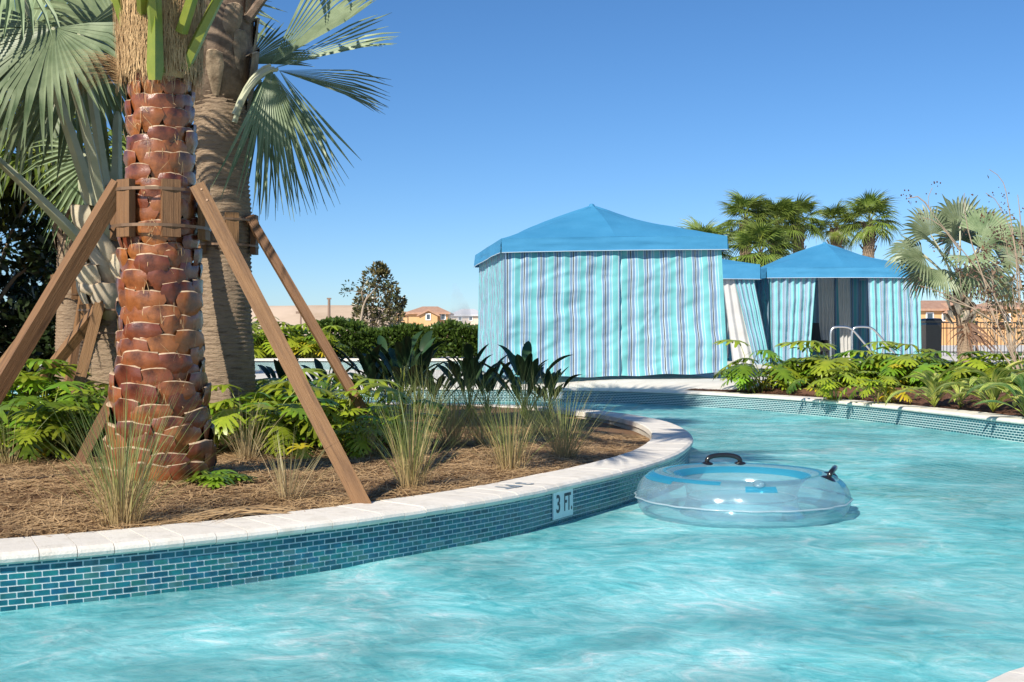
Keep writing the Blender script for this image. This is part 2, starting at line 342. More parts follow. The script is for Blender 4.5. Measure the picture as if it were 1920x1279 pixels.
# ------------------------------------------------------------------ the river: floor, banks, water
ISL = [(-14, 2.9), (-9, 2.9), (-7, 3.0), (-5, 3.25), (-3.5, 3.62), (-2.6, 3.90), (-1.89, 4.20), (-1.276, 4.57), (-.64, 5.11), (0, 5.84), (.352, 6.40), (.76, 7.10), (1.13, 7.95), (1.38, 8.9), (1.49, 9.75), (1.50, 10.7), (1.38, 11.55), (1.1, 12.45), (.6, 13.25), (-.1, 13.9), (-1.2, 14.4), (-2.8, 14.75), (-5, 14.9), (-8, 15), (-14, 15)]
BANK = [(12, 5.2), (9.5, 5.9), (7.4, 7.3), (6.1, 8.9), (5.4, 10.2), (5.04, 11.2), (4.78, 12.7), (4.37, 14.4), (3.85, 15.75), (3.2, 16.85), (2.5, 17.7), (1.7, 18.35), (.8, 18.75), (-.2, 18.9), (-2, 19), (-5, 19.05), (-14, 19.1)]
NEAR = [(-12, .6), (-4, 1.0), (-1, 1.45), (.3, 1.98), (1.035, 2.52), (1.19, 2.675), (2.4, 3.45), (4.5, 4.1), (9, 4.6), (12, 4.7)]
CT = .225             # top of the coping
def off(q, t, d, side):               # side +1: to the right of travel, -1: to the left
    return np.stack([q[:, 0]+t[:, 1]*d*side, q[:, 1]-t[:, 0]*d*side], 1)
def strip(name, curves, mt, uvs=False, smooth=False):   # curves: list of (k,3) rows
    b = MB(); n = len(curves[0])
    for c in curves: b.v += [tuple(p) for p in c]
    acc = np.concatenate([[0], np.cumsum(np.linalg.norm(np.diff(curves[0][:, :2], axis=0), axis=1))])
    for j in range(len(curves)-1):
        for i in range(n-1):
            a = j*n+i; uv = None
            if uvs:
                z0 = curves[j][i][2]; z1 = curves[j+1][i][2]
                uv = [(acc[i], z0), (acc[i+1], z0), (acc[i+1], z1), (acc[i], z1)]
            b.face((a, a+1, a+n+1, a+n), uv)
    return b.build(name, mt, smooth=smooth)
def lift(q, z): return np.column_stack([q, np.full(len(q), z) if np.isscalar(z) else z])
def mk_bank(pts, side, prefix, wallmat, x_range):
    q, t, _ = cr(pts, .06)
    wl = tag(strip(prefix+'_wall', [lift(q, -1.0), lift(q, .19)], wallmat, uvs=True), kind='structure')
    inn = off(q, t, -.285, side)
    cb = strip(prefix+'_kerb_base', [lift(q+0, .172), lift(inn, .172), lift(inn, -.1)], M['mortar']); tag(cb, kind='structure')
    q2, t2, stp = cr(pts, .1335)
    prof = [(-.30, .176), (-.30, .218), (-.293, CT), (-.02, CT), (.012, .2225), (.030, .211), (.034, .199), (.030, .186), (.016, .177)]
    cnt = 0
    for i in range(len(q2)-1):
        if not (x_range[0] < q2[i][0] < x_range[1] and q2[i][1] > x_range[2]): continue
        b = MB(); e = .0014/stp; rz = random.uniform(-.0012, .0012)
        for k, fr in ((0, e), (1, 1-e)):
            c = q2[i]*(1-fr)+q2[i+1]*fr; tt = t2[i]*(1-fr)+t2[i+1]*fr
            for d, z in prof: b.v.append((c[0]+tt[1]*d*side, c[1]-tt[0]*d*side, z+rz))
        n = len(prof)
        for k in range(n):
            f = (k, (k+1) % n, (k+1) % n+n, k+n); b.face(f if side < 0 else f[::-1])
        b.face(tuple(range(n))[::-1] if side < 0 else tuple(range(n))); b.face(tuple(range(n, 2*n)) if side < 0 else tuple(range(n, 2*n))[::-1])
        o = b.build('coping_block', M['coping'], cb); cnt += 1
    return q, t, wl
qi, ti, isl_wall = mk_bank(ISL, 1, 'island', M['grout'], (-2.9, 9, 3))
qb, tb, bank_wall = mk_bank(BANK, -1, 'bank', M['banktile'], (-1.6, 6, 9.8))
qn, tn, near_wall = mk_bank(NEAR, -1, 'near_bank', M['banktile'], (.3, 2.6, 0))
# continuous coping where single blocks can no longer be told apart
for q, t, side, lo in ((qi, ti, 1, lambda p: p[0] <= -2.85), (qb, tb, -1, lambda p: p[0] <= -1.6 or p[1] <= 9.8), (qn, tn, -1, lambda p: p[0] <= .3 or p[0] > 2.6)):
    segs = []; cur = []
    for i in range(len(q)):
        if lo(q[i]): cur.append(i)
        elif cur: segs.append(cur); cur = []
    if cur: segs.append(cur)
    for sgm in segs:
        if len(sgm) > 2:
            a, b_ = q[sgm], t[sgm]
            tag(strip('coping', [lift(off(a, b_, d, side), z) for d, z in ((-.3, .17), (-.3, CT), (.0, CT), (.03, .205), (.03, .178), (0, .176))], M['coping']), kind='structure')
b = MB(); b.quad((-16, .5, -.92), (14, .5, -.92), (14, 20, -.92), (-16, 20, -.92))
tag(b.build('pool_floor', M['plaster']), kind='structure')
def wz(x, y):
    return .012*noise.noise(Vector((x*1.1, y*1.5, 0)))+.007*noise.noise(Vector((x*3.3, y*4.4, 5)))
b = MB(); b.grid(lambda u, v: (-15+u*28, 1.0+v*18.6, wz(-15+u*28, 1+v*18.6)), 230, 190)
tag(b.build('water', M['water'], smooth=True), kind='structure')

# glass tiles of the island wall: the 300 that show largest singly, the rest joined
TP, TR = .0585, .0237
qt, tt, tstep = cr(ISL, TP)
bt = MB(); bt.box((0, 0, 0), (TP-.0062, .006, TR-.0058)); tme = bt.mesh('tile', M['tile'])
rest = MB(); tiles = []
for r in range(10):
    z = .187-TR*(r+.5)
    if z < -.045: break
    for i in range(len(qt)-1):
        f = .5 if r % 2 else 0
        c = qt[i]*(1-f)+qt[i+1]*f; tg = tt[i]*(1-f)+tt[i+1]*f
        if c[0] < -2.15 or c[1] > 12.6: continue
        tiles.append((c, math.atan2(tg[1], tg[0]), z, tg))
tiles.sort(key=lambda s: s[0][1]+(9 if s[2] < .005 else 0)+(5 if s[0][0] < -1.95 else 0))
SGN = (.325, .60)
for k, (c, a, z, tg) in enumerate(tiles):
    p = (c[0]-tg[1]*.0010, c[1]+tg[0]*.0010, z)
    if k < 300: link('tile', tme, isl_wall, p, (0, 0, a))
    else: rest.box(p, (TP-.0062, .006, TR-.0058), Matrix.Rotation(a, 3, 'Z'))
tag(rest.build('tiles', M['tiles'], isl_wall), kind='stuff')

# depth markers
def near_i(q, px, z=.1):
    best = min(range(len(q)), key=lambda i: abs(960+F*q[i][0]/q[i][1]-px)+(1000 if q[i][1] > 13 and z < .5 and q is qi else 0)); return best
def text(name, s, size, mt, parent, loc, rot, ex=.0008, sx=1.0):
    c = bpy.data.curves.new(name, 'FONT'); c.body = s; c.size = size; c.extrude = ex; c.align_x = 'CENTER'; c.align_y = 'CENTER'; c.offset = size*.014
    tmp = bpy.data.objects.new('tmp', c); COL.objects.link(tmp); c.materials.append(mt)
    dg = bpy.context.evaluated_depsgraph_get(); dg.update(); me = bpy.data.meshes.new_from_object(tmp.evaluated_get(dg)); bpy.data.objects.remove(tmp)
    return link(name, me, parent, loc, rot, (sx, 1, 1))
def marker(i, q, t, side, label, wd, ht, zc):
    tg = t[i]; a = math.atan2(tg[1], tg[0]) if side > 0 else math.atan2(-tg[1], -tg[0])
    nx, ny = tg[1]*side, -tg[0]*side
    r = empty('depth_marker', (q[i][0]+nx*.0075, q[i][1]+ny*.0075, zc), a); tag(r, label, 'sign')
    for sgn, s, wl in ((-1, '3', .47), (1, 'FT.', .52)):
        b = MB(); b.box((0, 0, 0), (wd*wl, .008, ht)); x = -wd*.265 if sgn < 0 else wd*.235
        o = b.build('plate', M['plate'], r, loc=(x, 0, 0))
        text('lettering', s, ht*.92, M['ink'], o, (0, -.0048, .002), (PI/2, 0, 0), sx=.8 if sgn < 0 else .58)
marker(near_i(qi, 1050), qi, ti, 1, 'white tile depth marker reading 3 FT. on the island wall', .235, .148, .104)
marker(near_i(qb, 1040), qb, tb, -1, 'far white depth marker below the big cabana across the river', .28, .12, .11)
i = near_i(qi, 1003); a = math.atan2(ti[i][1], ti[i][0]); c = off(qi, ti, -.14, 1)[i]
r = empty('coping_lettering', (c[0], c[1], CT+.002), a+PI); tag(r, 'worn grey 3 FT depth lettering on top of the pale coping', 'lettering')
text('lettering', '3 FT', .15, M['ink2'], r, (0, 0, .001), (0, 0, 0), .0006)

# island soil
def bed_z(x, y):
    s = min(1, max(0, (1.15-x)/1.1)); z = .125+.085*s
    z += .07*math.exp(-((x+1.9)**2+(y-6.15)**2)/.5)+.06*math.exp(-((x+2.2)**2+(y-8.7)**2)/1.2)
    z += .012*noise.noise(Vector((x*2, y*2, 0)))+.006*noise.noise(Vector((x*6, y*6, 3)))
    if x < -2.2: z += .05*min(1, (-2.2-x)/2)
    return z
inner = off(qi, ti, -.272, 1)[::4]
def inside(x, y, poly):
    c = False; n = len(poly); j = n-1
    for i in range(n):
        if (poly[i][1] > y) != (poly[j][1] > y) and x < (poly[j][0]-poly[i][0])*(y-poly[i][1])/(poly[j][1]-poly[i][1])+poly[i][0]: c = not c
        j = i
    return c
polyl = [tuple(p) for p in inner]
pts2 = [Vector(p) for p in polyl]; nb = len(pts2)
for gx in np.arange(-13.8, 1.6, .16):
    for gy in np.arange(3.0, 15, .16):
        if gx > -6 and inside(gx, gy, polyl): pts2.append(Vector((gx+random.uniform(-.04, .04), gy+random.uniform(-.04, .04))))
vv, ee, ff, *_ = delaunay_2d_cdt(pts2, [], [list(range(nb))[::-1]], 1, 1e-5)
me = bpy.data.meshes.new('planting_bed'); me.from_pydata([(p.x, p.y, bed_z(p.x, p.y)) for p in vv], [], ff); me.materials.append(M['mulch'])
me.polygons.foreach_set('use_smooth', [True]*len(me.polygons))
bed = tag(link('island_ground', me), kind='structure')
if me.polygons and sum(p.normal.z for p in me.polygons) < 0: me.flip_normals()
# pine needles strewn over it
def needles(name, pts, lmin, lmax, wd, mt, parent=None, zf=bed_z, tilt=.28):
    n = len(pts); a = rng.uniform(0, 2*PI, n); l = rng.uniform(lmin, lmax, n); ti_ = rng.normal(.05, tilt, n); be = rng.uniform(-.5, .5, n)
    V = np.zeros((n, 6, 3)); z0 = np.array([zf(p[0], p[1]) for p in pts])+rng.uniform(.002, .02, n)
    c = np.array(pts)
    for k, s in enumerate((-.5, 0, .5)):
        aa = a+be*s; x = c[:, 0]+np.cos(aa)*l*s; y = c[:, 1]+np.sin(aa)*l*s; z = z0+np.sin(ti_)*l*s*.6-(abs(s)*.01)+np.maximum(0, -np.sin(ti_)*l*s*.3)
        wx = -np.sin(aa)*wd/2; wy = np.cos(aa)*wd/2
        V[:, 2*k] = np.stack([x-wx, y-wy, z], 1); V[:, 2*k+1] = np.stack([x+wx, y+wy, z+.0008], 1)
    base = np.arange(n)[:, None]*6
    f = np.concatenate([base+np.array([0, 1, 3, 2]), base+np.array([2, 3, 5, 4])], 1).reshape(-1, 4)
    me = bpy.data.meshes.new(name); me.vertices.add(n*6); me.vertices.foreach_set('co', V.ravel())
    me.loops.add(len(f)*4); me.loops.foreach_set('vertex_index', f.ravel().astype(np.int32)); me.polygons.add(len(f))
    me.polygons.foreach_set('loop_start', np.arange(len(f), dtype=np.int32)*4); me.materials.append(mt); me.update(calc_edges=True)
    return link(name, me, parent)
inn2 = off(qi, ti, -.31, 1)[::4]
cx = rng.uniform(-3.4, 1.35, 70000); cy = 3.9+rng.random(70000)**1.7*6.5
msk = np.zeros(70000, bool); jn = len(inn2)-1
for k in range(len(inn2)):
    (xi, yi), (xj, yj) = inn2[k], inn2[jn]
    if yi != yj: msk ^= ((yi > cy) != (yj > cy)) & (cx < (xj-xi)*(cy-yi)/(yj-yi)+xi)
    jn = k
pp = np.stack([cx[msk], cy[msk]], 1)[:46000]
tag(needles('pine_straw', pp, .06, .19, .0036, M['straw']), 'loose tan pine straw covering the island bed', 'mulch', kind='stuff')
# ground behind the far bank, out to the horizon
def terr(x, y, r=9):
    r = max(0, min(1, r/1.0)); return .20+.13*r*r*(3-2*r)+max(0, min(.19, .0135*(y-19.4)))
C0 = np.array([-2., 6.]); st = off(qb, tb, .283, 1)[::5]
rows = []
for d in (0, .25, .5, .75, 1.0, 1.5, 2.5, 4, 7, 12, 25, 60, 150, 500, 3500):
    rw = []
    for p in st:
        u = (p-C0); u = u/np.linalg.norm(u); e = p+u*d; rw.append((e[0], e[1], terr(e[0], e[1], d)))
    rows.append(np.array(rw))
tag(strip('ground', rows, M['deck'], smooth=True), kind='structure')
nst = off(qn, tn, .283, 1)[::5]
tag(strip('near_ground', [lift(nst, .215), lift(nst+np.array([0, -1.]), .22), lift(nst+np.array([0, -30.]), .22)], M['deck']), kind='structure')
# bark mulch strip behind the far coping, right of the big cabana
sel = [i for i in range(len(qb)) if 2.5 < qb[i][0] < 7.5 and qb[i][1] > 7]
sq, stg = qb[sel], tb[sel]
rows = []
for k, fr in enumerate((0, .12, .25, .4, .6, .8, 1)):
    rw = []
    for j in range(len(sq)):
        wdt = 2.3*min(1, max(.12, (len(sq)-1-j)/70))   # the list runs from the right end to the left end
        d = .29+fr*wdt*(1+.12*math.sin(j*.11)); p = (sq[j][0]+stg[j][1]*d, sq[j][1]-stg[j][0]*d)
        rw.append((p[0], p[1], terr(p[0], p[1], d-.283)+.008+.025*math.sin(PI*min(1, fr))))
    rows.append(np.array(rw))
tag(strip('mulch_bed', rows, M['redmulch'], smooth=True), kind='structure')
mp_ = []
for _ in range(9000):
    j = random.randrange(len(sq)); d = random.uniform(.31, 1.6 if j < len(sq)-60 else .5)
    mp_.append((sq[j][0]+stg[j][1]*d, sq[j][1]-stg[j][0]*d, d))
dd = {(a, b_): c for a, b_, c in mp_}
tag(needles('bark_chips', [(a, b_) for a, b_, c in mp_], .04, .12, .008, M['redmulch'], zf=lambda x, y: terr(x, y, dd[(x, y)]-.283)+.02), 'reddish bark mulch scattered along the far bank', 'mulch', kind='stuff')

# ------------------------------------------------------------------ palms
def fan(b, hub, axis, normal, R, n, spread, split=.5, droop=.5, fold=.62, m=0, jag=.12, tipw=.12, hang=0.0):
    """costapalmate blade: folded segments joined to `split` of their length, free and drooping beyond"""
    ax = Vector(axis).normalized(); nm = Vector(normal); nm = (nm-ax*nm.dot(ax)).normalized(); sd_ = nm.cross(ax)
    hub = Vector(hub); dth = spread/n
    for i in range(n):
        th = -spread/2+dth*(i+.5); L_ = R*(.80+.20*math.cos(th*.75))*random.uniform(1-jag, 1)
        st_ = (.015, split*.55, split, split+(1-split)*.5, 1.0); dz = droop*random.uniform(.6, 1.4); hg = hang*random.uniform(.5, 1.5); tw = random.uniform(-.06, .06)
        base = len(b.v); d = ax*math.cos(th)+sd_*math.sin(th); e = sd_*math.cos(th)-ax*math.sin(th)
        cup = .12*R*(abs(th)/(spread/2))**2
        for k, s in enumerate(st_):
            r_ = L_*s
            full = r_*dth*.5
            hw = full if s <= split else L_*split*dth*.5*(1-(s-split)/(1-split))**.8+tipw*.01
            over = max(0, (s-split)/(1-split))
            p = hub+d*r_*(1-.10*over*hg)+e*tw*r_*over-nm*(dz*R*(s**2.2)*.30)+nm*cup*s+Vector((0, 0, -1))*(hg*R*over**1.6*.45)
            b.v += [tuple(p-e*hw), tuple(p-nm*hw*fold*(1 if s <= split else 1.6)), tuple(p+e*hw)]
        for k in range(4):
            a = base+3*k; t0 = st_[k]; t1 = st_[k+1]
            b.face((a, a+1, a+4, a+3), [(0, t0), (.5, t0), (.5, t1), (0, t1)], m); b.face((a+1, a+2, a+5, a+4), [(.5, t0), (1, t0), (1, t1), (.5, t1)], m)
def petiole(b, path, w0, w1, m=1):
    k = len(path); b.tube(path, [w0+(w1-w0)*i/(k-1) for i in range(k)], 5, m)
def bez(p0, p1, p2, n=7):
    p0, p1, p2 = Vector(p0), Vector(p1), Vector(p2)
    return [p0*(1-t)**2+p1*2*t*(1-t)+p2*t*t for t in (i/(n-1) for i in range(n))]
def hero_frond(parent, org, root, mid, hub, axis, normal, R, n, spread, mats, split=.55, droop=.5, hang=.3, w0=.03, name='frond', w1=.011):
    o = Vector(org); b = MB(); petiole(b, [p-o for p in bez(root, mid, hub)], w0, w1)
    fan(b, Vector(hub)-o, axis, normal, R, n, spread, split, droop, hang=hang)
    return b.build(name, mats, parent)
def frond_var(seed, L_, R, n, spread, bend, mats, split=.5, hang=.35, w0=.02):
    random.seed(seed); b = MB(); hub = Vector((L_, 0, -bend*.25*L_)); path = bez((0, 0, 0), (L_*.55, 0, .10*L_), hub, 5)
    petiole(b, path, w0, .009); ax = Vector((1, 0, -bend)); fan(b, hub, ax, (bend, 0, 1), R, n, spread, split, .6, hang=hang)
    return b.mesh('frond', mats)
SABAL = [frond_var(50+i, .75, .85, 26, 4.3, .1+.1*i, [M['sabal'], M['petgreen']], .42, .55) for i in range(5)]
SILV = [frond_var(70+i, .6, .85, 24, 4.4, .1+.1*i, [M['silver'], M['petsilver']], .55, .25, .028) for i in range(4)]
random.seed(11)
def ring_trunk(path, rads, seg=28, ring=.035, bump=.012, seed=0):
    """trunk with uneven leaf-scar rings"""
    b = MB(); h = path[-1][2]-path[0][2]; k = int(h/ring*3)
    def P(u, v):
        z = path[0][2]+h*v; i = min(len(path)-2, int(v*(len(path)-1))); f = v*(len(path)-1)-i
        cx_ = path[i][0]*(1-f)+path[i+1][0]*f; cy_ = path[i][1]*(1-f)+path[i+1][1]*f; r = rads[i]*(1-f)+rads[i+1]*f
        a = 2*PI*u; zz = z+.02*math.sin(a+seed)+.015*noise.noise(Vector((math.cos(a)*2, math.sin(a)*2, z*2+seed)))
        ph = (zz/ring) % 1.0; r += bump*(ph-.5)*(1+.8*noise.noise(Vector((math.cos(a)*3, math.sin(a)*3, z*6))))+.012*noise.noise(Vector((math.cos(a)*1.5, math.sin(a)*1.5, z*4+seed)))
        return (cx_+r*math.cos(a), cy_+r*math.sin(a), z)
    b.grid(P, seg, k); return b
def boot_mesh(seed, w_, h_, out, mats, split=False):
    """one leaf base: shield that swells outwards to a torn, pale upper rim"""
    random.seed(seed); b = MB(); nu, nv = 6, 6
    asym = random.uniform(-.12, .12); notch = random.uniform(.25, .75)
    def P(u, v):
        s = u*2-1; wd = w_*(.34+.66*min(1, v*1.5))*(1-.25*max(0, v-.75)*4*.6)
        top = h_*v*(1-.07*abs(s+asym)**1.6*(v > .7)); y = out*(.22+.78*math.sin(min(1, v*1.12)*PI*.56))*(1-.6*abs(s)**2.2)+.008*noise.noise(Vector((u*3, v*3, seed)))
        if split and abs(u-.5) < .1 and v > .2: y -= .016*v
        return (s*wd/2, -y, top)
    b.grid(P, nu, nv)
    n0 = len(b.v)
    for i in range(nu+1):      # torn lip folding back to the trunk
        p = Vector(P(i/nu, 1)); j = random.uniform(.001, .008)
        b.v += [tuple(p), tuple(p+Vector((0, .004, j))), (p.x*.92, .03, p.z-.03)]
    for i in range(nu):
        a = n0+3*i; b.face((a, a+3, a+4, a+1), None, 1); b.face((a+1, a+4, a+5, a+2), None, 1)
    return b.mesh('leaf_base', mats, True)
def strands(n, r0, r1, z0, z1, c, lmin, lmax, wd, wrap=.5):
    b = MB()
    for _ in range(n):
        f = random.random(); z = z0+(z1-z0)*f; a = random.uniform(0, 2*PI); r = r0+(r1-r0)*f+random.uniform(.0, .035); l = random.uniform(lmin, lmax); sl_ = random.uniform(-wrap, wrap); pth = []
        for k in range(4):
            t = k/3; aa = a+sl_*t*l/r*.9; rr = r+random.uniform(-.006, .012)+.02*t*random.random()
            pth.append((c[0]+rr*math.cos(aa), c[1]+rr*math.sin(aa), z+l*t*(1-abs(sl_)*.4)*random.choice((1, 1, -.6))))
        b.ribbon(pth, [wd, wd, wd*.8, wd*.3], Vector((-math.sin(a), math.cos(a), .3)).normalized())
    return b

# --- palm with chestnut leaf bases (foreground)
P1 = Vector((-1.90, 6.15, bed_z(-1.9, 6.15)-.03))
palm1 = tag(empty('palm_tree', P1), 'stout foreground palm with glossy chestnut leaf bases up its trunk', 'palm tree')
def r1(z): return .268-.045*min(1, z/.5)-.062*min(1, max(0, z-.5)/1.7)-.005
b = MB(); b.tube([(0, 0, z) for z in np.linspace(-.05, 2.75, 16)], [r1(z)-.03 for z in np.linspace(-.05, 2.75, 16)], 20); b.build('trunk', M['trunkcore'], palm1, True)
boots = [boot_mesh(i, .215, .165, .036+.008*(i % 3), [M['boot'], M['rim']], i % 2 == 0) for i in range(6)]
random.seed(3); z = -.14; row = 0
while z < 2.22:
    n_ = 8
    for k in range(n_):
        a = 2*PI*(k+.5*(row % 2))/n_+row*.035+random.uniform(-.07, .07)
        zz = z+.172*k/n_-.086+random.uniform(-.02, .02); r = r1(max(0, zz))-.028
        sc = (2*PI*r1(max(0, zz))/n_)/.215*1.24*random.uniform(.94, 1.08)
        if math.sin(a) > .75 and z > .3: continue
        link('leaf_base', random.choice(boots), palm1, (r*math.cos(a), r*math.sin(a), zz), (random.uniform(-.02, .06), random.uniform(-.10, .10), a+PI/2), (sc, sc*random.uniform(.85, 1.2), sc*random.uniform(.92, 1.15)))
    z += .086+.006*random.random(); row += 1
tag(strands(300, .235, .165, .0, 2.2, (0, 0), .03, .10, .0028, .9).build('loose_fibre', M['fibre'], palm1), kind='stuff')
tag(strands(5200, .185, .20, 2.16, 2.72, (0, 0), .06, .24, .004, .5).build('fibre_mat', M['fibre'], palm1), kind='stuff')
b = MB(); b.tube([(0, 0, 2.15), (0, 0, 2.4), (0, 0, 2.75), (0, 0, 3.1)], [.165, .185, .19, .15], 20); b.build('crown_sheath', M['fibre'], palm1, True)
b = MB()   # the tuft that sticks out of the mat
for _ in range(260):
    p0 = Vector((-.17, -.06, 2.17+random.uniform(-.05, .05))); p2 = p0+Vector((-.27+random.uniform(-.05, .08), -.06+random.uniform(-.04, .04), -.03+random.uniform(-.10, .09))); b.ribbon(bez(p0, (p0+p2)/2+Vector((0, 0, .09)), p2, 4), [.004, .004, .003, .001], Vector((.1, .9, .4)).normalized())
tag(b.build('fibre_tuft', M['fibre'], palm1), kind='stuff')
# green leaf stalks that leave the frame, and the fronds they carry
def stalk_frond(root_px, out_px, yr, yo, R, w0, droop, ang):
    rt = at(*root_px, yr); ot = at(*out_px, yo); d = (ot-rt); hub = rt+d*(1.55/d.length) if d.length < 1.55 else ot
    hub = rt+d.normalized()*1.25; midp = (rt+hub)/2+Vector((0, 0, .12))
    hero_frond(palm1, P1, rt, midp, hub, d.normalized()+Vector((0, 0, -.35)), (-d.x, -d.y, 1.2), R, 34, 4.2, [M['silver'], M['petgreen']], .5, .6, .25, w0)
for rp, op, yr, yo in (((298, 140), (276, -60), 5.95, 5.75), ((245, 75), (190, -70), 6.05, 5.9), ((345, 130), (440, -40), 6.05, 5.95), ((340, 60), (385, -60), 5.98, 5.8), ((270, 30), (262, -60), 5.97, 5.5), ((255, 50), (150, -60), 6.3, 6.6), ((330, 60), (400, -60), 6.3, 6.8)):
    stalk_frond(rp, op, yr, yo, .82, .034, .5, 0)
b = MB()
for fx in (-1, 1): b.grid(lambda u, v: at(291+fx*(17-6*v)*u*(1 if v > .1 else .75), 150-190*v, 5.90-.05*(1-u)-.02*math.sin(PI*v))-P1, 3, 8)
b.build('split_stalk', M['petgreen'], palm1, True)

for hb, ax in (((-2.95, 6.2, 4.15), (-.8, .2, .2)), ((-2.75, 6.7, 4.45), (-.6, .5, .3)), ((-2.6, 5.6, 4.5), (-.6, -.5, .3))):   # fronds of its crown, over the frame
    hero_frond(palm1, P1, P1+Vector((-.05, 0, 2.75)), P1+Vector((-.45, 0, 3.7)), hb, ax, (.3, 0, 1), .78, 28, 4.4, [M['silver'], M['petgreen']], .6, .3, .15, .034)
# --- palm with ringed grey-brown trunk behind it
P2 = Vector((-2.21, 8.7, bed_z(-2.2, 8.7)-.04))
palm2 = tag(empty('palm_tree', P2), 'palm with ringed grey brown trunk right behind the chestnut trunk', 'palm tree')
b = ring_trunk([(0.02, 0, -.05), (.01, 0, 1), (0, 0, 2), (-.02, 0, 2.75)], [.24, .212, .20, .20], 36, .033, .016, 2)
b.build('trunk', M['bark'], palm2, True)
b = MB(); b.tube([(-.02, 0, 2.5), (-.02, 0, 3.0), (0, 0, 3.6), (0, 0, 4.3)], [.19, .25, .24, .15], 18); b.build('crown_sheath', M['darkboot'], palm2, True)
ob = [boot_mesh(20+i, .17, .42, .05, [M['darkboot'], M['rim']], True) for i in range(3)]
for k in range(34):
    a = k*2.4; z = 2.52+.042*k; link('old_leaf_base', random.choice(ob), palm2, (.20*math.cos(a)-.02, .20*math.sin(a), z), (random.uniform(.05, .35), random.uniform(-.2, .2), a+PI/2), random.uniform(.8, 1.1))
b = MB()
for sx in (-.0, .3): b.tube(bez((.20, -.1, 3.2+sx), (.36, -.15, 3.35+sx), (.50, -.1, 3.62+sx), 5), [.045, .035, .03, .03, .02], 6)
b.build('dead_stub', M['darkboot'], palm2)
SM = [M['silver'], M['petsilver']]
# fronds right of the trunk: (root px, mid px, hub px, depth, axis, normal, R, n, spread, split, droop, hang)
for rt, md, hb, y, ax, nm, R, n_, spd, sp_, dr, hg in (
    ((440, 215), (470, 130), (508, 122), 8.50, (.62, .10, .62), (-.45, -.85, .25), 1.02, 15, .85, .70, .1, .05),
    ((450, 200), (480, 128), (515, 128), 8.45, (.93, .0, .30), (-.15, -.75, .65), 1.0, 13, .50, .72, .1, .05),
    ((450, 200), (480, 128), (520, 132), 8.62, (.96, .1, -.22), (.0, -.7, .7), .90, 16, .62, .68, .1, .10),
    ((440, 230), (470, 135), (505, 128), 8.5, (.12, -.15, -.98), (.45, -.85, .1), 1.14, 20, 1.0, .45, .15, .10),
    ((440, 230), (470, 140), (512, 135), 8.75, (.22, .10, -.96), (.5, -.8, .1), 1.08, 18, .9, .42, .15, .15),
    ((435, 240), (465, 165), (490, 150), 8.9, (-.12, .2, -.97), (.3, -.85, .1), 1.05, 18, 1.0, .42, .15, .15),
    ((440, 215), (480, 128), (522, 130), 8.4, (.55, -.1, -.82), (.5, -.75, .45), .92, 6, .30, .66, .1, .05),
    ((440, 90), (455, 82), (462, 120), 9.2, (.75, .3, .42), (-.3, -.8, .4), .62, 20, 1.6, .6, .2, .05),
    ((430, 0), (480, -60), (560, -120), 8.9, (.9, .1, .3), (-.2, -.6, .8), 1.0, 26, 3.6, .55, .5, .3),
    ((390, -20), (330, -120), (300, -190), 9.2, (-.7, .5, .5), (.4, -.4, .8), 1.0, 26, 4.0, .55, .5, .3)):
    hero_frond(palm2, P2, at(*rt, y), at(*md, y), at(*hb, y), ax, nm, R, n_, spd, SM, sp_, dr, hg, .022, w1=.013)

# --- taller palm whose trunk hides behind the ringed one; its crown is over the frame
P5 = Vector((-2.88, 11.0, bed_z(-2.88, 11.0)-.04))
palm5 = tag(empty('palm_tree', P5), 'tall palm hidden behind the ringed trunk, its fronds above the picture', 'palm tree')
ring_trunk([(0, 0, -.05), (0, 0, 2.4), (0, 0, 4.75)], [.2, .18, .17], 20, .06, .012, 3).build('trunk', M['bark'], palm5, True)
for k in range(18):
    a = k*2.4; e = 1.2-1.0*(k/18); link('frond', random.choice(SILV), palm5, (0, 0, 4.75+.02*k), (0, -e, a), random.uniform(1.15, 1.35))
# --- silver fan palm on the left
P4 = Vector((-3.33, 9.6, bed_z(-3.3, 9.6)-.04))
palm4 = tag(empty('palm_tree', P4), 'silver fan palm with cream leaf stubs, left of the chestnut trunk', 'palm tree')
b = ring_trunk([(0, 0, -.05), (0, 0, .5), (0, 0, 1.05)], [.27, .25, .24], 30, .05, .014, 5); b.build('trunk', M['bark'], palm4, True)
pb = [boot_mesh(40+i, .26, .40, .16, [M['paleboot'], M['rim']], True) for i in range(3)]
for k in range(22):
    a = k*2.4; z = .85+.035*k; link('leaf_base', random.choice(pb), palm4, (.16*math.cos(a), .16*math.sin(a), z), (random.uniform(.1, .4), random.uniform(-.2, .2), a+PI/2), random.uniform(.75, 1.0))
b = MB(); b.tube([(0, 0, .9), (0, 0, 1.5), (0, 0, 2.1)], [.22, .2, .1], 14); b.build('crown_sheath', M['darkboot'], palm4, True)
for p0, p1 in (((225, 575), (135, 512)), ((215, 540), (165, 460)), ((222, 520), (175, 425)), ((228, 560), (150, 540))):
    b = MB(); b.tube([at(*p0, 9.45)-P4, (at(*p0, 9.4)+at(*p1, 9.3))/2-P4+Vector((0, 0, .03)), at(*p1, 9.25)-P4], [.095, .075, .035], 7); b.build('cut_stub', M['paleboot'], palm4, True)
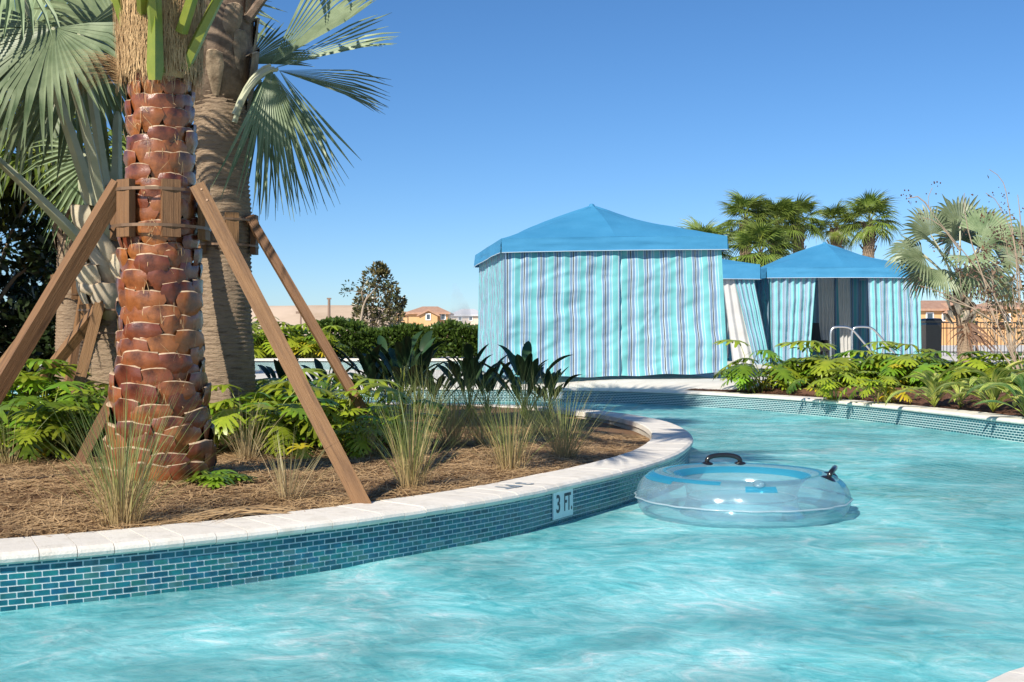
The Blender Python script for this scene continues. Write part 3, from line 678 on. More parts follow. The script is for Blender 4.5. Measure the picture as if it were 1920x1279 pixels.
for rt, md, hb, y, ax, nm, R, n_, spd, sp_, dr, hg in (
    ((200, 500), (195, 300), (102, 52), 8.9, (-.35, -.45, -.62), (-.25, -.75, .5), 1.30, 46, 3.5, .60, .35, .3),
    ((215, 520), (90, 380), (-60, 250), 8.8, (-.8, -.2, -.2), (-.2, -.6, .7), 1.1, 34, 4.0, .55, .4, .3),
    ((210, 480), (190, 250), (150, 60), 9.6, (.1, .3, -.55), (.35, -.8, .4), 1.25, 42, 4.0, .58, .35, .3),
    ((210, 470), (160, 250), (40, 95), 10.3, (-.5, .2, .4), (-.2, -.8, .5), 1.25, 40, 4.4, .58, .35, .2),
    ((220, 470), (215, 250), (225, 60), 10.2, (.25, .1, .6), (.1, -.8, .5), 1.15, 38, 4.2, .58, .35, .2),
    ((210, 480), (150, 330), (70, 150), 10.6, (-.35, .1, -.6), (-.1, -.8, .5), 1.1, 36, 3.8, .55, .35, .3),
    ((220, 500), (240, 380), (190, 290), 10.2, (-.3, .0, -.8), (.2, -.8, .5), .9, 30, 3.2, .5, .35, .4),
    ((215, 480), (230, 300), (330, 20), 10.9, (.5, .3, .3), (-.1, -.7, .6), 1.1, 36, 4.2, .55, .35, .3),
    ((205, 480), (120, 200), (20, -60), 9.2, (-.5, -.3, .1), (-.1, -.6, .7), 1.2, 36, 4.2, .55, .35, .3)):
    hero_frond(palm4, P4, at(*rt, 9.55), at(*md, y), at(*hb, y), ax, nm, R, n_, spd, SM, sp_, dr, hg, .062, w1=.026)

# --- slim palm far left, behind the brace
P3 = Vector((-5.25, 13.6, bed_z(-5.2, 13.6)-.04))
palm3 = tag(empty('palm_tree', P3), 'slim ringed palm seen between the timber braces on the left', 'palm tree')
b = ring_trunk([(0, 0, -.05), (0, 0, 1.2), (0.02, 0, 2.4)], [.21, .185, .18], 24, .04, .016, 9); b.build('trunk', M['bark'], palm3, True)
for k in range(26):
    a = k*2.4; link('old_leaf_base', random.choice(ob), palm3, (.15*math.cos(a), .15*math.sin(a), 1.55+.055*k), (random.uniform(.1, .5), random.uniform(-.2, .2), a+PI/2), random.uniform(.7, 1.0))
for k in range(20):
    a = k*2.4; e = .9-1.5*(k/20); link('frond', random.choice(SABAL), palm3, (0, 0, 2.6+.03*k), (0, -e, a), random.uniform(1.0, 1.25))

# ------------------------------------------------------------------ timber braces
def brace_kit(label, P, rcol, zc, posts, thick=.08, group='timber palm braces'):
    """collar of upright blocks strapped round a trunk and the posts that lean on it"""
    P = Vector(P); r = tag(empty('palm_brace', P), label, 'brace', group)
    nbk = 6
    for k in range(nbk):
        a = 2*PI*k/nbk-PI/2+.52; b = MB(); b.box((0, 0, 0), (.042, .095, .30)); b.build('collar_block', M['wood'], r, loc=(rcol*math.cos(a), rcol*math.sin(a), zc), rot=(0, 0, a))
    for dz in (-.09, .10):
        b = MB(); pth = [((rcol+.03)*math.cos(t), (rcol+.03)*math.sin(t), zc+dz) for t in np.linspace(0, 2*PI, 25)]
        n0 = len(b.v)
        for p in pth: b.v += [(p[0], p[1], p[2]-.008), (p[0], p[1], p[2]+.008)]
        for i in range(24): a = n0+2*i; b.face((a, a+2, a+3, a+1))
        b.build('strap', M['strap'], r)
    for top, foot in posts:
        a_ = Vector(top)-P; f_ = Vector(foot)-P; b = MB(); b.box((0, 0, 0), (thick, thick, (a_-f_).length))
        q_ = (a_-f_).to_track_quat('Z', 'Y') @ Matrix.Rotation(.62, 3, 'Z').to_quaternion(); o_ = b.build('post', M['wood'], r, loc=(a_+f_)/2); o_.rotation_euler = q_.to_euler()
        for dz in (-.04, -.11):
            b = MB(); b.tube([(thick*.5-.002, .01, 0), (thick*.5+.004, .01, 0)], [.007, .006], 8); b.build('nail', M['strap'], o_, loc=(0, 0, (a_-f_).length/2+dz))
brace_kit('timber brace with three posts around the chestnut trunk', P1, .235, 1.44, [
    (at(372, 352, 5.98), Vector((-.67, 5.44, bed_z(-.67, 5.44)-.08))), (at(226, 345, 6.0), Vector((-3.03, 5.86, .12))), (at(300, 380, 6.42), Vector((-2.25, 7.6, .15)))])
brace_kit('timber brace around the ringed grey brown trunk', P2, .24, 1.58, [
    (at(468, 408, 8.62), Vector((-.86, 8.25, .12))), (at(380, 420, 8.45), Vector((-2.72, 6.98, .12))), (at(400, 410, 8.95), Vector((-2.6, 10.1, .12)))], .066)
brace_kit('low timber brace around the silver fan palm', P4, .285, .95, [
    (at(196, 565, 9.3), Vector((-4.25, 9.2, .12))), (at(186, 572, 9.25), Vector((-3.45, 8.7, .15)))])
brace_kit('timber brace around the slim palm on the left', P3, .225, 1.42, [
    (at(118, 535, 13.5), Vector((-6.3, 13.0, .12))), (at(160, 535, 13.4), Vector((-4.9, 12.4, .12)))])

# ------------------------------------------------------------------ cabanas
def curtain(b, tl, tr, bl, br, u0, u1, folds, amp, wr, seed, nu=70, nv=40, flare=0.0, m=0):
    tl, tr, bl, br = map(Vector, (tl, tr, bl, br)); nm = (tr-tl).cross(bl-tl).normalized()
    def P(u, v):      # v from hem to top
        p = (bl*(1-u)+br*u)*(1-v)+(tl*(1-u)+tr*u)*v
        x = u*(tr-tl).length; z = v*(tl-bl).length
        d = amp*math.sin(2*PI*folds*u+1.5*noise.noise(Vector((x*1.3, seed, z*.4))))*(.55+.45*(1-v)+flare*(1-v))
        d += wr*noise.noise(Vector((x*.75+z*.5+seed, z*2.6, seed)))*min(1, 6*(1-v))+wr*.5*noise.noise(Vector((x*2.2-z*1.2+seed, z*4.5, seed+4)))*min(1, 6*(1-v))+wr*.30*noise.noise(Vector((x*5-z*3+seed, z*8, seed+8)))-wr*.28*max(0, 1-abs(noise.noise(Vector((x*.9+z*.35+seed, z*2.1-x*.5, seed+3))))*9)
        d *= min(1, .15+14*u, .15+14*(1-u)); sag = .012*math.sin(x*7+seed)*(1-v)
        return p+nm*d+Vector((0, 0, sag))
    # shift the weave sideways where the cloth is pulled
    def U(u, v): return (u0+(u1-u0)*u+.02*noise.noise(Vector((u*3+seed, v*3, 1)))*(1-abs(2*u-1)), v*2)
    b.grid(P, nu, nv, U, m)
def cabana(label, loc, rz, wd, dp, hv, apex, val, curt, posts=True, hfr=0.0):
    """loc = front left corner on the ground; local x along the front, y to the back; hv = height of the valance hem"""
    r = tag(empty('cabana', loc, rz), label, 'cabana', 'blue roofed poolside cabanas')
    ht = hv+val; eo = .07
    cz = {(0, 0): ht, (1, 0): ht+hfr, (1, 1): ht+hfr*.4, (0, 1): ht}
    cs = [(0, 0), (1, 0), (1, 1), (0, 1)]
    A = Vector((wd/2, dp/2, apex))
    b = MB()
    for k in range(4):
        c0, c1 = cs[k], cs[(k+1) % 4]
        def pc(c): return Vector((-eo+c[0]*(wd+2*eo), -eo+c[1]*(dp+2*eo), cz[c]))
        E0, E1 = pc(c0), pc(c1)
        def P(u, v):
            e = E0*(1-u)+E1*u; vv_ = v**.9; p = e*(1-vv_)+A*vv_
            tent = 1-abs(2*u-1)
            p.z += .075*tent*math.sin(PI*min(1, v*.8+.03))-.05*math.sin(PI*v)*(1-tent*.9)
            p.z += .034*(noise.noise(Vector((p.x*1.3, p.y*1.3, 3)))+.5*noise.noise(Vector((p.x*5, p.y*2, 7))))*(1-v)*min(1, v*6)
            p.z += .03*math.cos(u*26+k)*max(0, v-.72)
            return p
        for h_ in (0, .5): b.grid(lambda u, v: P(h_+u*.5, v), 14, 16)   # hips and mid seams stay sharp
    rf = b.build('roof', M['canopy'], r, True)
    b = MB(); b.tube([A-Vector((0, 0, .03)), A+Vector((0, 0, .05)), A+Vector((0, 0, .06))], [.07, .045, .02], 8); b.build('apex_cap', M['canopy'], rf)
    for k in range(4):
        c0, c1 = cs[k], cs[(k+1) % 4]; b = MB()
        E0 = Vector((-eo+c0[0]*(wd+2*eo), -eo+c0[1]*(dp+2*eo), cz[c0])); E1 = Vector((-eo+c1[0]*(wd+2*eo), -eo+c1[1]*(dp+2*eo), cz[c1]))
        nm = (E1-E0).cross(Vector((0, 0, 1))).normalized()
        def P(u, v):
            p = E0*(1-u)+E1*u; x = u*wd
            d = .022*noise.noise(Vector((x*.9, v*3.2, k+.5)))*4*u*(1-u)+.012*noise.noise(Vector((x*3+v*5, v*5, k)))+.03*v*(1+.3*math.sin(x*3))
            return p+nm*d*min(1, v*5)+Vector((0, 0, .004-val*v*(1-.04*math.sin(PI*u))))
        b.grid(P, 46, 8); vl = b.build('valance', M['canopy'], r, True)
        b = MB(); b.tube([P(i/46, 1.0)+nm*.003 for i in range(47)], .007, 5, cap=False); b.build('hem_piping', M['piping'], vl, True)
    for c in cs:
        b = MB(); b.box((c[0]*wd+(.09 if c[0] == 0 else -.09), c[1]*dp+(.09 if c[1] == 0 else -.09), (cz[c]-.04)/2), (.05, .05, cz[c]-.04)); b.build('post', M['alu'], r)
    for k in range(4):
        c0, c1 = cs[k], cs[(k+1) % 4]; b = MB()
        b.beam((c0[0]*wd, c0[1]*dp, cz[c0]-.10), (c1[0]*wd, c1[1]*dp, cz[c1]-.10), .035, .035); b.build('roof_rail', M['alu'], r)
    for nm_, mt, args in curt:
        b = MB(); curtain(b, *args); b.build(nm_, mt, r, True)
    return r
T = lambda x, y, z: (x, y, z)
H1 = 2.36
big = cabana('big closed striped cabana under a blue roof, nearest the river', (-.12, 19.40, .335), .149, 3.85, 3.7, 2.16, 3.20, .245, [
    ('front_curtain', M['stripe'], (T(.0, 0, H1), T(2.0, -.015, H1+.04), T(.0, -.01, .05), T(2.0, -.02, .05), .10, 2.10, 9, .012, .05, 1, 110, 70)),
    ('front_curtain', M['stripe'], (T(1.92, .035, H1+.04), T(3.83, .0, H1+.09), T(1.92, .03, .06), T(3.93, -.07, .11), .14, 2.05, 8, .012, .055, 2, 110, 70)),
    ('side_curtain', M['stripe'], (T(0, 3.68, H1), T(0, .04, H1), T(-.03, 3.68, .07), T(0, .04, .07), 0, 3.9, 9, .008, .035, 3, 110, 60)),
    ('side_curtain', M['stripe'], (T(3.84, .06, H1+.06), T(3.84, 3.65, H1+.03), T(3.84, .06, .08), T(3.84, 3.65, .07), 0, 4.2, 9, .02, .05, 4, 80, 30)),
    ('back_curtain', M['stripe'], (T(3.8, 3.7, H1), T(.05, 3.7, H1), T(3.8, 3.7, .06), T(.05, 3.7, .06), 0, 4.2, 9, .02, .04, 5, 80, 30))], hfr=.10)
z2 = terr(8, 27.9)
H2 = 2.30
open2 = cabana('open cabana with two tied back striped curtains, behind the handrails', (6.30, 27.9, z2), 0, 3.72, 3.6, 2.09, 3.08, .26, [
    ('front_curtain', M['stripe'], (T(.02, 0, H2), T(1.16, 0, H2), T(.06, -.02, -.01), T(1.0, .03, .03), 0, 2.3, 5.5, .055, .05, 11, 90, 40)),
    ('front_curtain', M['stripe'], (T(2.42, 0, H2), T(3.70, 0, H2), T(2.5, .03, .03), T(3.74, -.02, .03), .1, 2.6, 6.5, .06, .04, 12, 90, 40)),
    ('side_curtain', M['stripe'], (T(0, 3.58, H2), T(0, .04, H2), T(0, 3.58, .05), T(0, .04, .05), 0, 4.2, 9, .03, .07, 13, 80, 50)),
    ('side_curtain', M['stripe'], (T(3.7, .06, H2), T(3.7, 3.55, H2), T(3.7, .06, .06), T(3.7, 3.55, .06), 0, 4.2, 9, .03, .05, 14, 60, 30)),
    ('back_curtain', M['stripe'], (T(3.68, 3.58, H2), T(.05, 3.58, H2), T(3.68, 3.58, .05), T(.05, 3.58, .05), 0, 4.4, 9, .04, .04, 15, 80, 30)),
    ('lining_curtain', M['lining'], (T(1.68, 1.8, H2), T(2.1, 1.8, H2), T(1.75, 1.8, .04), T(2.12, 1.8, .04), 0, 1, 4, .04, .03, 16, 40, 24)),
    ('lining_curtain', M['lining'], (T(2.14, 1.6, H2), T(2.46, 1.6, H2), T(2.22, 1.6, .04), T(2.5, 1.6, .04), 0, 1, 3, .04, .03, 17, 40, 24))])
z3 = terr(5, 26.2)
mid3 = cabana('cabana half hidden between the other two, with a white lined curtain', (2.2, 27.45, z3), 0, 3.70, 3.6, 2.06, 3.0, .36, [
    ('front_curtain', M['lining'], (T(2.86, .05, H2), T(3.22, .05, H2), T(3.12, -.06, -.02), T(3.72, -.02, -.02), 0, 1, 2.5, .04, .03, 21, 40, 30)),
    ('front_curtain', M['stripe'], (T(3.12, .04, H2), T(3.60, .04, H2), T(3.64, -.1, .0), T(4.02, -.1, .02), 0, 1.3, 4, .045, .03, 22, 60, 30)),
    ('side_curtain', M['stripe'], (T(3.68, .06, H2), T(3.68, 3.55, H2), T(3.68, .06, .06), T(3.68, 3.55, .06), 0, 4.2, 9, .03, .05, 24, 60, 30)),
    ('back_curtain', M['stripe'], (T(3.68, 3.58, H2), T(.05, 3.58, H2), T(3.68, 3.58, .05), T(.05, 3.58, .05), 0, 4.4, 9, .04, .04, 25, 60, 30))])
# dark lounge chair inside the open cabana
ch = tag(empty('lounge_chair', (7.62, 28.9, z2)), 'black high backed lounge chair inside the open cabana', 'chair')
b = MB(); b.grid(lambda u, v: ((u-.5)*.56*(1-.12*v), .10+.16*v+.03*math.sin(PI*u), .40+.62*v), 8, 8); b.grid(lambda u, v: ((u-.5)*.56*(1-.12*v), .15+.16*v+.03*math.sin(PI*u), .40+.62*v), 8, 8); b.build('backrest', M['blackmatte'], ch, True)
b = MB(); b.box((0, -.2, .36), (.58, .64, .12)); b.build('seat', M['blackmatte'], ch)
for sx in (-.26, .26):
    for sy in (-.46, .06): b = MB(); b.box((sx, sy, .15), (.05, .05, .30)); b.build('leg', M['blackmatte'], ch)
    b = MB(); b.box((sx*1.12, -.2, .50), (.06, .62, .16)); b.build('armrest', M['blackmatte'], ch)

# ------------------------------------------------------------------ clear float with black handles
FL = Vector((1.335, 6.62, .098)); fr_ = tag(empty('swim_ring', FL), 'clear blue inflatable swim ring with black handles floating by the island', 'swim ring')
RR, rr = .462, .146
def tor(a, p, ex=0.0):
    pk = .006*math.sin(a*18)*max(0, math.cos(p))**4
    h = rr+ex+pk; return Vector(((RR+h*math.cos(p)*1.0)*math.cos(a), (RR+h*math.cos(p))*math.sin(a), h*.98*math.sin(p)))
b = MB(); b.grid(lambda u, v: tor(2*PI*u, 2*PI*v), 96, 32); b.build('tube', M['vinyl'], fr_, True)
for p0, p1, a0, a1 in ((2.05, 2.42, 0, 2*PI), (1.62, 1.74, 0, 2*PI), (1.02, 1.28, 2.6, 4.3), (1.02, 1.30, -.4, 1.2), (.72, 1.0, 4.55, 4.85), (.62, .95, 5.75, 6.0), (.85, 1.25, 3.0, 3.75)):
    b = MB(); b.grid(lambda u, v: tor(a0+(a1-a0)*u, p0+(p1-p0)*v, .0035), 64, 5); b.build('printed_band', M['vinylblue'], fr_, True)
b = MB(); pth = [tor(2*PI*i/96, .0, .006+.003*math.sin(i*1.7)) for i in range(97)]; b.tube(pth, .0055, 5, cap=False); b.build('seam', M['seam'], fr_, True)
b = MB(); b.tube([tor(2*PI*i/96, PI, .004) for i in range(97)], .005, 5, cap=False); b.build('seam', M['seam'], fr_, True)
b = MB(); b.tube([tor(4.69, 1.12, -.005), tor(4.69, 1.12, .014), tor(4.69, 1.12, .018)], [.03, .03, .018], 14); b.build('valve', M['vinyl'], fr_, True)
def handle(a, p):
    dl = .105/(RR+rr*math.cos(p)); nrm = lambda aa: (tor(aa, p)-Vector((RR*math.cos(aa), RR*math.sin(aa), 0))).normalized()
    b = MB(); path = [tor(a+dl*math.cos(t), p)+nrm(a+dl*math.cos(t))*(.004+.046*max(0, math.sin(t))**.55) for t in np.linspace(0, PI, 21)]
    b.tube(path, .015, 10); h = b.build('handle', M['black'], fr_, True)
    for sg in (-1, 1):
        aa = a+dl*sg; b = MB(); b.grid(lambda u, v: tor(aa+.05*(v+.02)*math.cos(2*PI*u)/.6, p+.30*v*math.sin(2*PI*u), .012*(1-v*v)+.002), 16, 4); b.build('handle_patch', M['black'], h, True)
handle(1.62, 1.62); handle(-.35, 1.25)
# ------------------------------------------------------------------ plants
def put_leaf(vars_, parent, a, sc, e=0.0, loc=(0, 0, 0), name='leaf', twist=0):
    return link(name, random.choice(vars_), parent, loc, (twist, -e, a), sc)
def lobed_leaf(seed, mt, L_=.30, stalk=.55, rise=.9):
    """split-leaf philodendron leaf, one connected blade of finger lobes, on its arching stalk"""
    random.seed(seed); b = MB(); hub = Vector((stalk*.55, 0, stalk*rise*.8)); b.tube(bez((0, 0, 0), (stalk*.12, 0, stalk*rise*.62), hub, 6), [.009, .008, .007, .006, .005, .004], 4, 1)
    bend = random.uniform(.3, 1.0); cup = random.uniform(.05, .3); wave = random.uniform(0, 6)
    def pt(x, y):          # flat leaf coordinates -> arched blade
        t = x/L_; d = abs(y); a = bend*t
        return hub+Vector((L_*math.sin(max(-1, a))/bend if bend else x, y*(1-.1*d/L_), -L_*(1-math.cos(a))/bend*1.0+cup*d-1.5*d*d/L_*.55+.02*L_*math.sin(9*t+wave)))
    nl = 6; xs = [-.16+.98*i/nl for i in range(nl+1)]
    mids = []
    for x in xs: mids.append(len(b.v)); b.v.append(tuple(pt(max(x, -.02)*L_, 0)-Vector((0, 0, .006))))
    for s in (-1, 1):
        sin_ = []
        for i, x in enumerate(xs):
            c = i/nl; w_ = (.13+.06*math.sin(PI*c))*L_*(1-.55*c); sin_.append(len(b.v)); b.v.append(tuple(pt((x+.06-(.10 if i == 0 else 0))*L_, s*w_*(.55 if i == 0 else 1))))
        for i in range(nl):
            c = (i+.5)/nl; ln = L_*(.34+.34*math.sin(PI*min(1, c*.85+.18)))*random.uniform(.88, 1.1); ang = [2.25, 1.65, 1.3, 1.05, .8, .5][i]+random.uniform(-.08, .08)
            xm = (xs[i]+xs[i+1])/2*L_; dx, dy = math.cos(ang), math.sin(ang); hw = L_*.066
            q = lambda f, o_: tuple(pt(max(-.02, xm/L_)*L_+dx*ln*f-dy*o_, s*(dy*ln*f+dx*o_)))
            n = len(b.v); b.v += [q(.62, hw), q(.86, hw*.85), q(1.0, 0), q(.86, -hw*.85), q(.62, -hw)]
            f = (mids[i], mids[i+1], sin_[i+1], n+4, n+3, n+2, n+1, n, sin_[i])
            f1 = (mids[i], mids[i+1], sin_[i+1], sin_[i]); f2 = (sin_[i], sin_[i+1], n+4, n); f3 = (n, n+4, n+3, n+1); f4 = (n+1, n+3, n+2)
            for g_ in (f1, f2, f3, f4): b.face(g_ if s > 0 else g_[::-1])
    t0 = len(b.v); b.v += [tuple(pt(.98*L_, -.05*L_)), tuple(pt(1.22*L_, 0)), tuple(pt(.98*L_, .05*L_))]; b.face((mids[-1], sin_[-1]-0, t0+2, t0+1)); b.face((mids[-1], t0+1, t0, sin_[-1]-(nl+1)-5*nl))
    return b.mesh('leaf', [mt, M['petgreen']], True)
PH = [lobed_leaf(100+i, M['phil'], .27+.03*(i % 3), .42+.06*(i % 4), .75+.25*(i % 3)) for i in range(9)]
PHL = [lobed_leaf(120+i, M['phillime'], .30+.03*(i % 3), .45+.06*(i % 3), .8+.2*(i % 3)) for i in range(5)]
PHY = [lobed_leaf(140+i, M['philyel'], .28, .34+.05*i, .45+.2*i) for i in range(3)]
def philo(label, loc, n, sc, lime=.2, yel=.05, group='lobed leaf shrubs'):
    n = int(n*1.6); sc *= .80; r = tag(empty('split_leaf_shrub', loc, random.uniform(0, 6)), label, 'shrub', group)
    for k in range(n):
        u = random.random(); v = PHY if u < yel else PHL if u < yel+lime+(.15 if 'bank' in group else 0) else PH
        put_leaf(v, r, k*2.4+random.uniform(-.3, .3), sc*random.uniform(.75, 1.15), random.uniform(-.45, .35), (random.uniform(-.22, .22)*sc, random.uniform(-.22, .22)*sc, random.uniform(-.02, .06)))
    return r
random.seed(21)
def isl(px, y):      # island position by picture column and distance
    x = (px-960)/F*y; return (x, y, bed_z(x, y)-.01)
for lab, px, y, n, sc, li, ye in (
    ('leafy shrub at the left picture edge under the long brace', 12, 7.3, 30, .80, .30, .06),
    ('lobed shrub with yellowing leaves between the braces left of the chestnut trunk', 100, 7.6, 36, .85, .25, .14),
    ('lobed shrub behind the brace foot left of the chestnut trunk', 165, 8.3, 32, .85, .25, .08),
    ('lobed shrub at the far left edge in the second row', 40, 9.0, 34, 1.15, .25, .15),
    ('lobed shrub at the foot of the silver fan palm', 130, 9.3, 28, .85, .3, .1),
    ('small lobed shrub right of the ringed palm trunk', 425, 8.0, 16, .75, .5, .0),
    ('low lobed shrub between ringed trunk and right hand brace', 500, 7.9, 26, .85, .6, .06),
    ('lobed shrub behind the long right hand brace', 570, 8.8, 26, .92, .6, .05),
    ('bright lime lobed shrub standing between two braces', 612, 8.3, 16, .95, .8, .02),
    ('lobed shrub right of the long brace, beside the cordgrass', 668, 7.7, 18, .55, .5, .04),
    ('low lobed shrub between the tall cordgrass tufts', 735, 8.3, 18, .68, .6, .05), ('dark lobed shrub directly right of the ringed palm foot', 468, 9.3, 30, 1.0, .1, .03), ('lobed shrub in the shade behind the long brace', 545, 10.2, 30, 1.0, .15, .05), ('lobed shrub behind the lime one under the rear brace', 650, 9.4, 22, .68, .25, .04)):
    philo(lab, isl(px, y), n, sc, li, ye)
for lab, px, y, n, sc, li, ye in (('lime shrub far behind the ringed trunk beside the hedge', 500, 31.5, 34, 2.2, .7, .1), ('lime shrub left of the hedge end', 550, 32, 32, 2.2, .7, .1), ('yellow green shrub below the hedge beside the pool wall', 595, 31, 24, 1.7, .6, .2)):
    x = (px-960)/F*y; philo(lab, (x, y, terr(x, y)), n, sc, li, ye, 'shrubs by the hedge')
def bk(px, py): x, y = spot(px, py, .27); return (x, y, .24)
for lab, px, py, n, sc, li, ye in (
    ('lone lobed shrub right of the big cabana, bare stems showing', 1420, 731, 24, 1.25, .2, .04),
    ('lobed shrub in front of the black chair, first of the long row', 1530, 729, 30, 1.30, .4, .06),
    ('lobed shrub below the first handrail', 1585, 733, 34, 1.30, .5, .05),
    ('lobed shrub below the second handrail', 1640, 733, 34, 1.28, .45, .05),
    ('lobed shrub under the right curtain of the open cabana', 1690, 736, 34, 1.22, .25, .05),
    ('lobed shrub in front of the dark bin', 1745, 734, 36, 1.28, .25, .03),
    ('lobed shrub below the silver fan palm at the far bank', 1800, 740, 34, 1.18, .2, .03),
    ('lobed shrub left of the bare branched bush', 1850, 742, 32, 1.12, .3, .05),
    ('lobed shrub under the bare branched bush', 1905, 746, 32, 1.05, .35, .06),
    ('yellowing lobed plant at the edge of the far coping', 1660, 750, 13, .80, .6, .35),
    ('small lobed plant with a yellow leaf by the mulch', 1560, 744, 12, .8, .9, .25)):
    philo(lab, bk(px, py), n, sc, li, ye, 'lobed shrubs along the far bank')
# variegated ginger
def blade_leaf(seed, mt, L_, wd, stalk, rise, bend, name='leaf'):
    random.seed(seed); b = MB(); h = Vector((stalk*.35, 0, stalk*rise)); b.tube(bez((0, 0, 0), (stalk*.08, 0, stalk*rise*.6), h, 4), [.008, .007, .006, .005], 4, 1)
    n = 8; a0 = math.atan2(rise, .6); pts = []; p = h.copy(); ang = a0
    for i in range(n+1): pts.append(p.copy()); p = p+Vector((math.cos(ang), 0, math.sin(ang)))*L_/n; ang -= bend/n
    base = len(b.v)
    for i, q in enumerate(pts):
        t = i/n; ww = wd*math.sin(PI*min(1, .06+t*.94))**.75*(.5 if i == n else 1)*(0.02 if i == n else 1)
        b.v += [(q.x, -ww/2, q.z+ww*.28), tuple(q), (q.x, ww/2, q.z+ww*.28)]
    for i in range(n):
        for k in (0, 1):
            a = base+3*i+k; b.face((a, a+1, a+4, a+3), [(k*.5, i/n), (k*.5+.5, i/n), (k*.5+.5, (i+1)/n), (k*.5, (i+1)/n)])
    return b.mesh(name, [mt, M['petgreen']], True)
VG = [blade_leaf(200+i, M['varieg'], .34+.04*(i % 3), .085+.012*(i % 2), .12+.05*(i % 3), .9, 1.0+.35*(i % 3)) for i in range(6)]
for lab, px, py, n, sc in (('variegated yellow striped plant left of the others on the far coping', 1752, 757, 22, 1.0), ('large variegated plant with cream leaves at the far bank', 1862, 766, 28, 1.2), ('variegated plant cut by the right picture edge', 1925, 777, 22, 1.15), ('small variegated plant between the two larger ones', 1800, 760, 12, .8)):
    r = tag(empty('variegated_plant', bk(px, py), 0), lab, 'plant', 'variegated plants on the far bank')
    for k in range(n): put_leaf(VG, r, k*2.4+random.uniform(-.3, .3), sc*random.uniform(.75, 1.15), random.uniform(-.6, .3))
# bird of paradise
BP = [blade_leaf(220+i, M['bop'], .46+.05*(i % 3), .125+.02*(i % 2), .50+.1*(i % 3), 1.0, .25+.25*(i % 3)) for i in range(6)]
for lab, px, y, n, sc in ((   'dark paddle leaved plant behind the right brace foot', 690, 11.2, 12, .92), ('dense dark paddle leaved clump left of the tall cordgrass', 755, 11.3, 16, 1.02), ('dark paddle leaved plant in the middle of its row', 815, 11.4, 12, .82), ('dark paddle leaved plant against the closed cabana corner', 880, 11.0, 14, 1.0), ('paddle leaved plant spread in front of the striped curtain', 985, 10.8, 15, .95), ('low dark paddle leaved plant behind the ringed trunk', 530, 11.6, 12, .8), ('dark paddle leaved plant between the two right braces', 612, 11.5, 10, .85), ('dark paddle leaved plant just left of the tall grass at the cabana corner', 915, 11.6, 14, .9), ('short dark paddle leaved plant in front of the striped curtain edge', 1030, 11.5, 12, .72), ('dark paddle leaved plant in the gap before the pool wall', 785, 12.2, 14, 1.05), ('dark paddle leaved plant beside the rear brace foot', 722, 12.0, 14, 1.0)):
    r = tag(empty('paddle_leaf_plant', isl(px, y), random.uniform(0, 6)), lab, 'plant', 'dark paddle leaved plants on the island')
    for k in range(int(n*1.6)): put_leaf(BP, r, k*2.4+random.uniform(-.3, .3), sc*.66*random.uniform(.75, 1.15), random.uniform(-.25, .30))
# ornamental grass
def grass(label, loc, n, h, spread, mt, stalks=10, lean=0):
    b = MB(); n = int(n*.72); stalks = int(stalks*2.6); spread *= 1.25
    for k in range(n+stalks):
        a = random.uniform(0, 2*PI); r0 = random.uniform(0, .07*h/.5); l = h*random.uniform(.55, 1.1)*(1.2 if k >= n else 1); th = abs(random.gauss(0, spread))*(1.15 if k >= n else 1); bend = random.uniform(.15, .8)*(1 if k < n else .5)
        d = Vector((math.cos(a), math.sin(a), 0)); p = Vector((r0*math.cos(a), r0*math.sin(a), -.01)); pth = [p]; ang = th*(1 if random.random() > .12 else 2.4)
        for i in range(5): p = p+(d*math.sin(ang)+Vector((0, 0, 1))*math.cos(ang)+Vector((lean, 0, 0)))*l/5; ang += bend/5; pth.append(p)
        wd = random.uniform(.0024, .0046) if k < n else .0022
        sd_ = Vector((-math.sin(a+random.uniform(-1, 1)), math.cos(a+random.uniform(-1, 1)), 0)).normalized()
        b.ribbon(pth, [wd*.8, wd, wd, wd*.85, wd*.6, wd*.12], sd_)
    o = b.build('cordgrass_clump', mt, loc=loc); return tag(o, label, 'grass', 'cordgrass tufts on the island')
def gs(px, py, z=.21): x, y = spot(px, py, z); return (x, y, bed_z(x, y)-.01)
for lab, px, py, n, h, sp_, mt, stk in (
    ('big straw coloured grass tuft at the foot of the chestnut trunk', 228, 985, 260, .62, .26, 'grass', 26),
    ('sparse dry grass tuft beside the dead frond', 540, 942, 60, .36, .42, 'drygrass', 18),
    ('dry grass tuft in the shade right of the chestnut trunk', 462, 868, 110, .44, .34, 'drygrass', 14),
    ('short dry grass tuft just right of the long brace', 690, 862, 90, .36, .30, 'drygrass', 12),
    ('tall straw coloured grass tuft right of the brace foot', 770, 915, 190, .56, .22, 'grass', 26),
    ('green grass tuft in front of the dark paddle leaves', 850, 838, 200, .68, .27, 'grass', 20),
    ('grass tuft with straw base nearest the depth lettering', 958, 882, 170, .60, .26, 'grass', 22),
    ('wide green grass tuft nearest the island tip', 1058, 852, 230, .58, .40, 'grass', 26),
    ('green grass tuft behind the wide one at the island tip', 1010, 815, 150, .62, .30, 'grass', 16),
    ('grass tuft among the lobed shrubs behind the brace foot', 800, 812, 150, .72, .30, 'grass', 20),
    ('thin grass tuft left of the lone brace foot', 620, 820, 60, .60, .34, 'grass', 14),
    ('loose grass tuft filling the gap right of the tall straw tuft', 905, 835, 150, .62, .36, 'grass', 26), ('loose grass tuft left of the tall straw tuft', 735, 838, 110, .55, .36, 'grass', 20), ('thin dark grass tuft at the left picture edge', 18, 880, 70, .42, .4, 'grass', 10)):
    grass(lab, gs(px, py), n, h, sp_, M[mt], stk)
